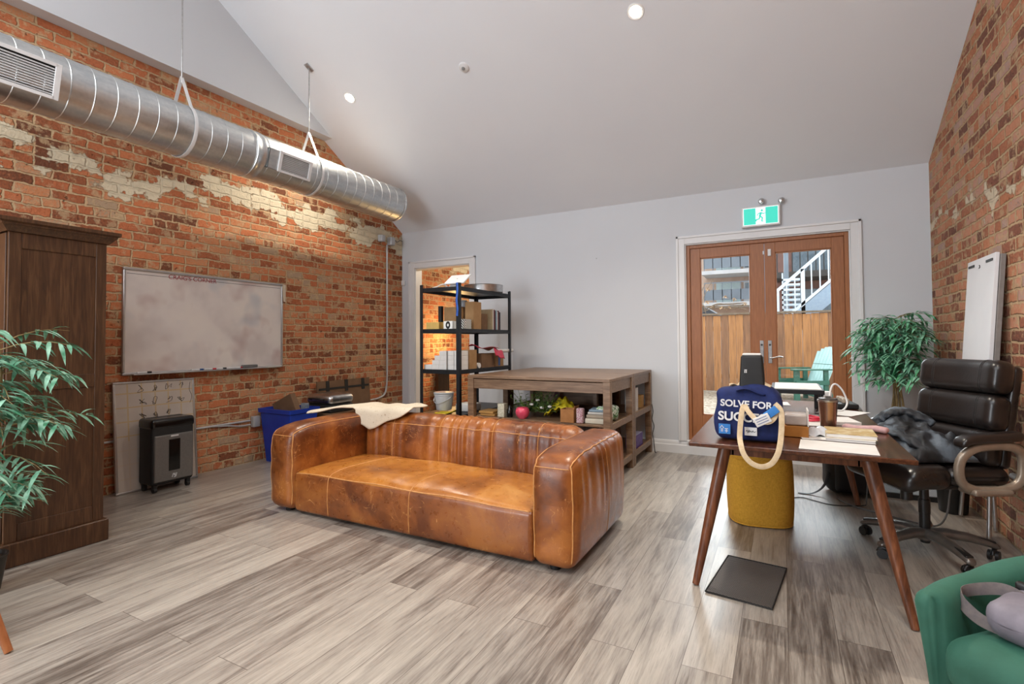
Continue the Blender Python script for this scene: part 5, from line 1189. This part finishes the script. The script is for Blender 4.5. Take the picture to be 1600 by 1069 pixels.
# board faces the room (-x), leaning slightly
Mf = Matrix.Translation((0, 0, .95)) @ Matrix.Rotation(radians(4), 4, 'Y')
mk('board', B().box(.02, .045, -.265, .25, 0, .77, Mf), pm('board_grey', '8a8480', '7a7470', .6), fb, bev=.003)
pd = mk('pad', B().box(-.002, .018, -.255, .25, .01, .78, Mf), pm('flip_paper', 'e2e2e4', 'dcdcdf', .6, sc=4), fb, bev=.002)
mk('clip', B().box(-.006, -.002, -.22, -.11, .735, .75, Mf), M_DARK, pd); mk('clip', B().box(-.006, -.002, .11, .22, .735, .75, Mf), M_DARK, pd)
mk('hook_mark', B().tube([Mf @ Vector(p) for p in smoothpts([(-.003, .01, .735), (-.003, .0, .722), (-.003, .015, .716)], 4)], .003, 6), M_DARK, pd)
for sy in (-1, 1): mk('leg', B().tube([(.04, sy*.16, 1.0), (-.02, sy*.27, .012)], .012, 10), M_ALU, fb)
mk('leg', B().tube([(.06, 0, 1.05), (.085, 0, .012)], .012, 10), M_ALU, fb)
tc = thing('waste_bin', 'black waste bin on the floor by the right wall behind the chair', 'waste bin', (1.06, 4.45, 0))
tc.location = (1.04, 4.62, 0)
mk('liner', B().lathe([(.098, .27), (.106, .275), (.103, .22), (.1015, .20)], n=30), M_NYL, tc)
mk('body', B().lathe([(.0001, 0), (.075, 0), (.08, .006), (.098, .27), (.101, .275), (.096, .275), (.076, .012), (.0001, .012)], n=30), M_BPL, tc)
t = NT('perforated_steel'); v = t.objc(); s = t.sep(v); g = t.math('MULTIPLY', t.math('SINE', t.math('MULTIPLY', s[0], 260.0)), t.math('SINE', t.math('MULTIPLY', s[1], 260.0)))
t.set(t.mix(t.math('GREATER_THAN', g, .3), L('c2ccd4'), L('70808c')), .35, .3); M_PERF = t.m
vt = thing('metal_tray', 'perforated pale metal tray with dark front edge on the floor behind the chair', 'tray', (.87, 5.10, 0))
mk('plate', B().box(-.22, .17, -.26, .26, .03, .036), M_PERF, vt); mk('edge', B().box(-.22, .17, -.285, -.26, 0, .036), M_BPL, vt); mk('edge', B().box(-.22, .17, .26, .285, 0, .036), M_BPL, vt)
o = mk('chair_cable', B().tube(smoothpts([(1.02, 4.3, .42), (.98, 4.25, .40), (.93, 4.18, .25), (.90, 4.15, .10), (.84, 4.15, .02), (.70, 4.25, .006), (.55, 4.35, .006), (.42, 4.45, .006), (.35, 4.6, .006)], 7), .0055), M_GREYP); tag(o, 'grey cable curving down from the wall conduit to the floor behind the chair', 'cable')
o.location = (0, 0, 0)
o = mk('floor_mat_sheet', B().box(0, .001, 0, .001, 0, .001), M_PAPER); bpy.data.objects.remove(o)

# ------------------------------------------------------------------ green armchair with grey sling bag
t = NT('green_velvet'); v = t.objc(); f = t.noise(v, 6, 4); f2 = t.noise(v, 120, 3)
t.set(t.ramp(f, [(.3, L('285746')), (.7, L('356c5a'))]), .75); t.b.inputs['Sheen Weight'].default_value = .25; t.b.inputs['Sheen Tint'].default_value = L('6fb09a'); t.b.inputs['Sheen Roughness'].default_value = .4; t.bump(f2, .2, .002); M_GRN = t.m
ac = thing('green_armchair', 'dark green upholstered armchair in the bottom right corner', 'armchair', (.685, 1.585, 0), radians(135+0))
# local +Y = facing (-.707,-.707); shell is a wide U round the back
def shell(inner):
    def f(u, v):
        a = radians(-115)+radians(230)*u          # sweep round the back (-Y local)
        r = .335 if not inner else .262
        ex = sin(a); ey = -cos(a)
        x = r*ex*1.02; y = r*ey*1.0 + (.16 if ey > 0 else 0)*ey
        top = .575 + .10*max(0, cos(a))*.8 - .02*abs(sin(a))
        z = .17+(top-.17)*v; fl = (.90+.15*v) if not inner else (1+.06*v)
        return (x*fl, y*fl, z)
    return f
b = B(); nu = 60; pts = []
def sec(u):
    o1, o0 = Vector(shell(False)(u, 1)), Vector(shell(False)(u, 0)); i1, i0 = Vector(shell(True)(u, 1)), Vector(shell(True)(u, 0)); ring = []
    for k in range(8): ring.append(o0.lerp(o1, k/8))
    m = (o1+i1)/2; hw = (i1-o1)/2
    for k in range(9): a = pi*k/8; ring.append(m-hw*cos(a)+Vector((0, 0, .032*sin(a))))
    for k in range(1, 9): ring.append(i1.lerp(i0, k/8))
    return ring
rings = [sec(i/nu) for i in range(nu+1)]; 
# rounded front ends of the arms
def endcap(r0, sgn):
    out = []; c = sum(r0, Vector())/len(r0); d = (Vector((0, 1, 0)))
    for k in range(1, 5):
        a = pi/2*k/4; out.append([Vector((c.x+(p.x-c.x)*cos(a)**.6, p.y+.04*sin(a), c.z+(p.z-c.z)*(1-.06*(1-cos(a))))) for p in r0])
    return out
ea = endcap(rings[0], 1); eb = endcap(rings[-1], -1)
rings = list(reversed(ea)) + rings + eb; m = len(rings[0]); vs = [p for r_ in rings for p in r_]
fs = [(i*m+k, i*m+(k+1) % m, (i+1)*m+(k+1) % m, (i+1)*m+k) for i in range(len(rings)-1) for k in range(m)] + [tuple(range(m-1, -1, -1)), tuple(range((len(rings)-1)*m, len(rings)*m))]
b.add(vs, fs); mk('shell', b, M_GRN, ac, smooth=3)
mk('seat_cushion', B().rbox((0, .0, .435), (.265, .260, .07), .055, (18, 18, 12), lambda p: (p[0]*(1-.05*max(0, -p[1]/.27)), p[1], p[2]+.02*(1-(p[0]/.235)**2)*(1-(p[1]/.275)**2)*(1 if p[2] > 0 else 0))), M_GRN, ac, smooth=3)
mk('seat_base', B().rbox((0, .0, .265), (.25, .24, .085), .03, (10, 10, 6)), M_GRN, ac, smooth=3)
for sx in (-1, 1):
    for sy in (-1, 1): mk('leg', B().tube([(sx*.2, sy*.18, .20), (sx*.23, sy*.22, 0)], [.02, .012], 14), M_WLEG, ac)
t = NT('grey_quilted_nylon'); v = t.objc(); f = t.noise(v, 12, 4); t.set(t.ramp(f, [(.3, L('6a646e')), (.7, L('8c8690'))]), .6); t.bump(f, .3, .006); M_QN = t.m
sb_ = thing('sling_bag', 'grey quilted sling bag lying on the green armchair seat', 'bag', (.575, 1.575, .512), radians(-32))
mk('body', B().rbox((0, 0, .045), (.16, .085, .045), .042, (24, 16, 12), lambda p: (p[0], p[1]+.02*(p[0]/.16)**2, p[2]+(.004*sin(p[0]*55+p[1]*20) if p[2] > 0 else 0))), M_QN, sb_, smooth=3)
mk('zip', B().tube([Vector((.158*cos(a), .02*cos(a)**2+.084*sin(a), .05)) for a in [2*pi*k/40 for k in range(40)]], .004, 6, closed=True), M_DARK, sb_)
mk('mesh_pad', B().rbox((.03, .03, .092), (.05, .03, .006), .005, (8, 6, 4)), pm('dark_mesh', '2e2c2c', '4a4846', .8, sc=120), sb_, smooth=3)
mk('strap', B().tube(smoothpts([(.445, 1.60, .535), (.41, 1.625, .54), (.386, 1.65, .56), (.392, 1.682, .575), (.43, 1.70, .585), (.475, 1.695, .595), (.50, 1.66, .59), (.50, 1.62, .57)], 8), .01, 10, flat=(.002, .015, (.15, .2, 1))), pm('taupe_webbing', '6f6662', '5c5456', .8, sc=80), sb_, smooth=1, world=True)
mk('buckle', B().rbox((-.115, .07, .085), (.018, .010, .022), .006, (6, 6, 6)), M_BPL, sb_)
o = mk('headphones', B().tube(smoothpts([(.0, .0, 0), (.01, .03, .05), (.03, .05, .07), (.06, .05, .06), (.08, .03, .0)], 6), .012), M_BPL, loc=(.66, 1.80, .50), rotz=.3); bpy.data.objects.remove(o)

# ------------------------------------------------------------------ bamboo plants
M_CANE = pm('bamboo_cane', 'a08a5c', '7c6a44', .6, sc=30); M_POT = pm('dark_pot_plastic', '26221f', '1c1a18', .5); M_SOIL = pm('dark_soil', '2c2018', '3c2c20', .95, sc=80)
def bamboo(label, loc, h, pot_r, canes, n_tw, spread, leaf_ln, seed, zlo, bias=(0, 0), leafm_=None, mat_=None, rmax=.5, xlo=-99, xhi=99):
    rr = random.Random(seed); t = thing('potted_bamboo', label, 'plant', loc)
    mk('pot', B().lathe([(.0001, 0), (pot_r*.72, 0), (pot_r*.76, .01), (pot_r, pot_r*1.7), (pot_r*1.04, pot_r*1.72), (pot_r*1.04, pot_r*1.82), (pot_r*.95, pot_r*1.82), (pot_r*.90, pot_r*1.6), (.0001, pot_r*1.6)], n=32), M_POT, t)
    mk('soil', B().lathe([(.0001, pot_r*1.66), (pot_r*.9, pot_r*1.62), (pot_r*.9, pot_r*1.5), (.0001, pot_r*1.5)], n=24), M_SOIL, t)
    lv = B(); tw = B()
    for c in range(canes):
        a = 2*pi*c/canes+.5; x0, y0 = pot_r*.4*cos(a), pot_r*.4*sin(a); lx, ly = rr.uniform(-.06, .06)+bias[0]*.3, rr.uniform(-.06, .06)+bias[1]*.3
        hh = h*rr.uniform(.8, 1.0); pts = [Vector((x0+lx*(k/10)**1.5+.012*sin(k*1.1+c), y0+ly*(k/10)**1.5+.012*cos(k*.9+c), pot_r*1.5+(hh-pot_r*1.5)*k/10)) for k in range(11)]
        pts = smoothpts(pts, 4); mk('cane', B().tube(pts, [.011*(1-.6*i/len(pts)) for i in range(len(pts))], 8), M_CANE, t)
        for i in range(n_tw):
            k = rr.uniform(0, 1)**.8; z = zlo + (hh-zlo)*k; p = min(pts, key=lambda q: abs(q.z-z)); a = rr.uniform(0, 2*pi)
            d = Vector((cos(a)+bias[0], sin(a)+bias[1], rr.uniform(.1, .7))).normalized(); ln = spread*rr.uniform(.45, 1.0)*(1-.35*abs(k-.45))
            tp = [p+d*ln*s_+Vector((0, 0, -.35*ln*s_*s_)) for s_ in (0, .25, .5, .75, 1)]
            if max(math.hypot(q.x, q.y) for q in tp) > rmax or tp[-1].x+loc[0] > xhi or tp[-1].x+loc[0] < xlo: continue
            tw.tube(tp, [.003, .0026, .0022, .0017, .001], 5)
            for q in range(rr.randint(9, 13)):
                s_ = .25+.75*q/11; s_ = min(s_, 1); pp = p+d*ln*s_+Vector((0, 0, -.35*ln*s_*s_)); side = 1 if q % 2 else -1
                sd = d.cross(Vector((0, 0, 1))).normalized()*side; dd = (d*rr.uniform(.3, .9)+sd*rr.uniform(.5, 1.0)+Vector((0, 0, rr.uniform(-.5, .15)))).normalized()
                leafm(lv, pp, dd, leaf_ln*rr.uniform(.7, 1.15), leaf_ln*.17, rr.uniform(.25, .7))
    mk('twigs', tw, M_CANE, t); mk('foliage', lv, mat_ or M_LEAF, t, smooth=3); return t
bamboo('tall potted bamboo plant standing at the left edge in front of the cabinet', (-3.475, .985, 0), 1.36, .10, 3, 34, .46, .118, 11, .36, (.16, .05), rmax=.50, xlo=-3.62)
bamboo('bushy potted bamboo plant in the right back corner by the french doors', (.845, 5.28, 0), 1.56, .12, 5, 34, .40, .118, 4, .84, (-.10, -.08), mat_=M_LEAF3, rmax=.36, xhi=1.09)
# stool whose leg tip shows at the left edge
sl = thing('wooden_stool', 'orange brown wooden stool leg at the bottom left edge of the view', 'stool', (-2.965, .735, 0))
M_OL = pm('orange_leg_wood', 'a8683c', '945630', .4, sc=5, st=(10, 10, 1))
mk('seat', B().lathe([(.0001, .42), (.14, .42), (.15, .43), (.15, .45), (.14, .46), (.0001, .46)], n=36), M_OL, sl)
for a in (radians(27), radians(147), radians(267)): mk('leg', B().tube([(.10*cos(a), .10*sin(a), .42), (.275*cos(a), .275*sin(a), .004)], [.021, .014], 16), M_OL, sl)

# ------------------------------------------------------------------ outside
GZ = .10
t = NT('gravel'); p = t.pos(); w = t.new('ShaderNodeTexVoronoi', None, Scale=26.0); t.put(w.inputs['Vector'], p); f = t.noise(p, 2, 3)
t.set(t.mix(.75, t.ramp(w.outputs['Distance'], [(.1, L('8a7a66')), (.6, L('5a4c3c'))]), t.ramp(w.outputs['Color'], [(.2, L('6c5c4a')), (.8, L('a89a88'))])), .95); t.bump(w.outputs['Distance'], .6, .02); M_GRV = t.m
b = B().box(-16, 16, YF+TH+.02, 60, GZ-.2, GZ); struct('ground_yard', b, M_GRV)
FY = 11.6
WOODS = [pm('fence_board_'+n_, a_, c_, .85, sc=5, st=(9, 9, .6)) for n_, a_, c_ in (('orange', 'a87444', '7c5230'), ('brown', '8a6040', '64442e'), ('pale', 'b08c60', '8a6a48'), ('grey', '7a6854', '5c4c3c'))]
fn_ = thing('board_fence', 'tall weathered wooden board fence across the yard outside', 'fence', (-.3, FY, GZ))
rr = random.Random(9); x = -3.4; 
while x < 3.4:
    w_ = rr.uniform(.135, .16); hz = 1.62 + (.02*rr.random()) - (.0 if x > 0.2 else .0)
    m_ = WOODS[3] if x < -1.45 else (rr.choice(WOODS[:3]) if x > -.05 else rr.choice(WOODS[:4]))
    mk('board', B().box(x, x+w_-.004, -.012+.006*rr.random(), .012, .03, hz), m_, fn_, bev=.007); x += w_
mk('rail', B().box(-3.4, 3.4, .012, .05, .3, .39).box(-3.4, 3.4, .012, .05, 1.3, 1.39), WOODS[1], fn_); mk('cap', B().box(-3.4, 3.4, -.05, .07, 1.64, 1.675), WOODS[3], fn_)
# adirondack chair
M_ADK = pm('dark_green_plastic', '1f5a48', '184a3a', .45, sc=6); M_ADK_SKY = pm('sky_lit_green_plastic', 'a8c8c4', '98bab6', .45, sc=6)  # paler green for the back slats: reflected sky put into the colour
ad = thing('adirondack_chair', 'green slatted garden chair standing outside by the fence', 'garden chair', (.30, 10.70, GZ), radians(120))
# local: +Y front
for sx in (-1, 1):
    mk('leg', B().box(sx*.30-.02, sx*.30+.02, .22, .32, 0, .56), M_ADK, ad, bev=.004)
    mk('leg', B().prism([(sx*.255-.015, .26, .34), (sx*.255-.015, .26, .22), (sx*.255-.015, -.48, 0), (sx*.255-.015, -.56, 0), (sx*.255-.015, -.40, .14)], (.03, 0, 0)), M_ADK, ad, smooth=0)
    mk('arm', B().box(sx*.315-.07, sx*.315+.06, -.34, .36, .56, .585), M_ADK, ad, bev=.006)
    mk('leg', B().box(sx*.30-.02, sx*.30+.02, -.30, -.22, 0.0, .56), M_ADK, ad, bev=.004)
    mk('side_rail', B().box(sx*.33-.012, sx*.33+.012, -.30, .30, .30, .38), M_ADK, ad, bev=.003)
for k in range(6): mk('seat_slat', B().prism([(-.27, .30-.095*k, .345-.03*k), (-.27, .215-.095*k, .325-.03*k), (-.27, .215-.095*k, .305-.03*k), (-.27, .30-.095*k, .325-.03*k)], (.54, 0, 0)), M_ADK_SKY if k < 0 else M_ADK, ad)
for k in range(7):
    a = (k-3)/3; x0_, x1_ = -.28+.08*k+.003, -.28+.08*(k+1)-.003; top = .86-.09*a*a; Mq = Matrix.Translation((0, -.24, .17)) @ Matrix.Rotation(radians(22), 4, 'X') @ Matrix.Rotation(radians(-3.5*a*0), 4, 'Y')
    fx_ = 1.12
    mk('back_slat', B().prism([(x0_, 0, 0), (x1_, 0, 0), (x1_*fx_, 0, top), (x0_*fx_, 0, top)], (0, .018, 0), Mq), M_ADK_SKY, ad, bev=.002, label='green back slat with sky reflection put into its colour')
mk('back_rail', B().box(-.30, .30, -.44, -.415, .60, .66), M_ADK, ad)
# apartment block seen in the left pane
M_CONC = pm('pale_concrete', 'b8b8b8', 'a4a6aa', .8, sc=2); M_PCH = pm('peach_brick', 'b09888', '9c8474', .85, sc=3); M_BALC = pm('grey_balcony_panel', '6c7680', '5c6670', .6, sc=2); M_CURT = pm('pale_curtain', 'a8b8b8', '98aaac', .7, sc=6); M_WGL = pm('dark_window_glass', '3c4850', '505e68', .15)
ap = thing('apartment_building', 'pale apartment building with grey balconies far beyond the fence', 'building', (-2.4, 25, GZ))
mk('wall', B().box(-5, 1.9, 1.2, 6, 0, 9), M_PCH, ap)
for z in (2.75, 4.20, 5.65): 
    mk('balcony_slab', B().box(-.8, 1.6, -.4, 1.2, z-.12, z+.05), M_CONC, ap); bp_ = mk('balcony_panel', B().box(-.7, 1.6, -.38, -.34, z+.15, z+.62), M_BALC, ap)
    b = B()
    for k in range(7): b.box(-.7+.38*k-.015, -.7+.38*k+.015, -.38, -.34, z+.05, z+.95)
    b.box(-.7, 1.6, -.39, -.33, z+.92, z+.96); mk('railing', b, M_BALC, bp_)
    mk('window', B().box(-.35, .70, 1.15, 1.22, z+.1, z+1.1), M_CURT, ap); w_ = mk('window', B().box(.85, 1.25, 1.12, 1.22, z+.1, z+1.08), M_CONC, ap); mk('pane', B().box(.92, 1.18, 1.10, 1.12, z+.3, z+1.02), M_WGL, w_)
# dark low roof and dried vine above the fence
dr_ = thing('shed_roof', 'dark sloping shed roof just behind the fence at the left', 'roof', (-2.3, 13.2, GZ))
mk('roof_slope', B().prism([(-2.6, 0, 1.5), (-2.6, 0, 2.45), (-.2, 0, 2.45), (.95, 0, 1.72), (.95, 0, 1.6)], (0, 1.8, 0)), pm('dark_shingle', '3a3c42', '2a2c30', .85, sc=30), dr_, smooth=0)
mk('wall', B().box(-2.5, .9, .05, 1.75, 0, 1.6), M_CONC, dr_)
vn = thing('dried_vine', 'dried tan hydrangea vine trailing along the top of the fence', 'vine', (-1.1, FY+.1, GZ+1.68)); b = B(); fl_ = B(); rr = random.Random(2)
for i in range(5): b.tube(smoothpts([(-.75+.3*k+rr.uniform(-.05, .05), rr.uniform(-.1, .05), .06+.16*rr.random()+(.25 if k == 0 else 0)) for k in range(5)], 6), .008, 5)
for i in range(3): b.tube(smoothpts([(-.55+.1*i, 0, .0), (-.6+.1*i, -.03, .3), (-.5+.15*i, 0, .55+.1*i)], 6), .008, 5)
mk('stem', b, WOODS[3], vn)
M_DRY = pm('dried_petals', 'c0a07c', '9a7c5c', .9, sc=60)
for (x_, z_) in ((-.45, .62), (-.30, .52), (-.42, .16), (-.2, .14), (-.02, .12), (.12, .10), (.42, .18), (-.32, .24), (.05, .34), (.22, .28)):
    f_ = B()
    for q in range(16):
        a = rr.uniform(0, 2*pi); e = rr.uniform(-.3, 1.5); d = Vector((cos(a)*cos(e), sin(a)*cos(e), sin(e))); leafm(f_, Vector((x_, -.03, z_))+d*.01, d, .055, .035, .5)
    mk('flower_head', f_, M_DRY, vn, smooth=3)
# stairs and neighbours in the right pane
M_STW = pm('pale_painted_steel', 'c4ccd2', 'b4bec6', .5, .1, sc=6)
ss = thing('outdoor_staircase', 'pale metal staircase with railings rising to the right behind the fence', 'staircase', (-.1, 13.2, GZ))
x0_, z0_, x1_, z1_ = 0.0, 1.55, 2.4, 3.75; sl_ = (z1_-z0_)/(x1_-x0_)
P = lambda x, dz, y=0: (x, y, z0_+sl_*(x-x0_)+dz)
mk('stringer', B().prism([P(x0_+.3, -.62), P(x1_, -.62), P(x1_, -.18), P(x0_+.3, -.18)], (0, .05, 0)), pm('grey_blue_steel', '8898a4', '78889a', .5, .3), ss, smooth=0)
mk('lower_rail', B().prism([P(x0_+.3, -.16), P(x1_, -.16), P(x1_, -.08), P(x0_+.3, -.08)], (0, .05, 0)), M_STW, ss, smooth=0)
mk('handrail', B().prism([P(x0_-.1, .62), P(x1_, .62), P(x1_, .71), P(x0_-.1, .71)], (0, .06, 0)), M_STW, ss, smooth=0)
for k in range(13): x_ = .05+.165*k; mk('baluster', B().box(x_-.012, x_+.012, .01, .035, z0_+sl_*x_-(.10 if x_ > .3 else .4), z0_+sl_*x_+.63), M_STW, ss, smooth=0)
mk('post', B().box(.50, .58, 0, .08, .2, z0_+sl_*.54+.66), M_STW, ss); mk('post', B().box(-.02, .05, .0, .07, 0, z0_+.65), M_STW, ss)
for k in range(9): mk('step', B().box(.12, .50, .55, .85, 1.55+.12*k, 1.60+.12*k), M_STW, ss, smooth=0)
mk('post', B().box(.12, .15, .55, .85, 0, 2.7), M_STW, ss)
nb = thing('neighbour_house', 'dark brick neighbour house with a railed balcony behind the staircase', 'house', (.9, 17.5, GZ))
mk('wall', B().box(-1.35, 3.6, 0, 4, 0, 7), pm('dull_red_brick', '7c5a50', '64463e', .85, sc=4), nb); mk('drainpipe', B().box(-1.42, -1.2, -.1, 0, 0, 5), M_BALC, nb); mk('corner_board', B().box(-1.78, -1.42, 0, .3, 0, 6), M_CONC, nb)
mk('balcony_slab', B().box(-1.0, 3.4, -1.2, 0, 2.85, 3.02), pm('dark_timber', '3c3834', '2c2826', .8), nb)
mk('window', B().box(-.6, 2.4, -.06, 0.0, 1.4, 2.6), M_WGL, nb); mk('window', B().box(-.6, 1.8, -.06, 0.0, 3.1, 4.3), M_WGL, nb)
b = B()
for k in range(24): b.box(-1.0+.19*k, -.97+.19*k, -1.2, -1.17, 3.02, 3.75)
b.box(-1.0, 3.4, -1.22, -1.16, 3.72, 3.78); mk('railing', b, M_DARK, nb, smooth=0)
bl = thing('utility_pole', 'grey utility pole standing between the buildings', 'pole', (.13, 15.2, GZ)); mk('pole', B().cyl((0, 0, 0), (0, 0, 5.5), .06), M_BALC, bl); mk('crossarm', B().box(-.3, .3, -.04, .04, 4.6, 4.7), M_BALC, bl)
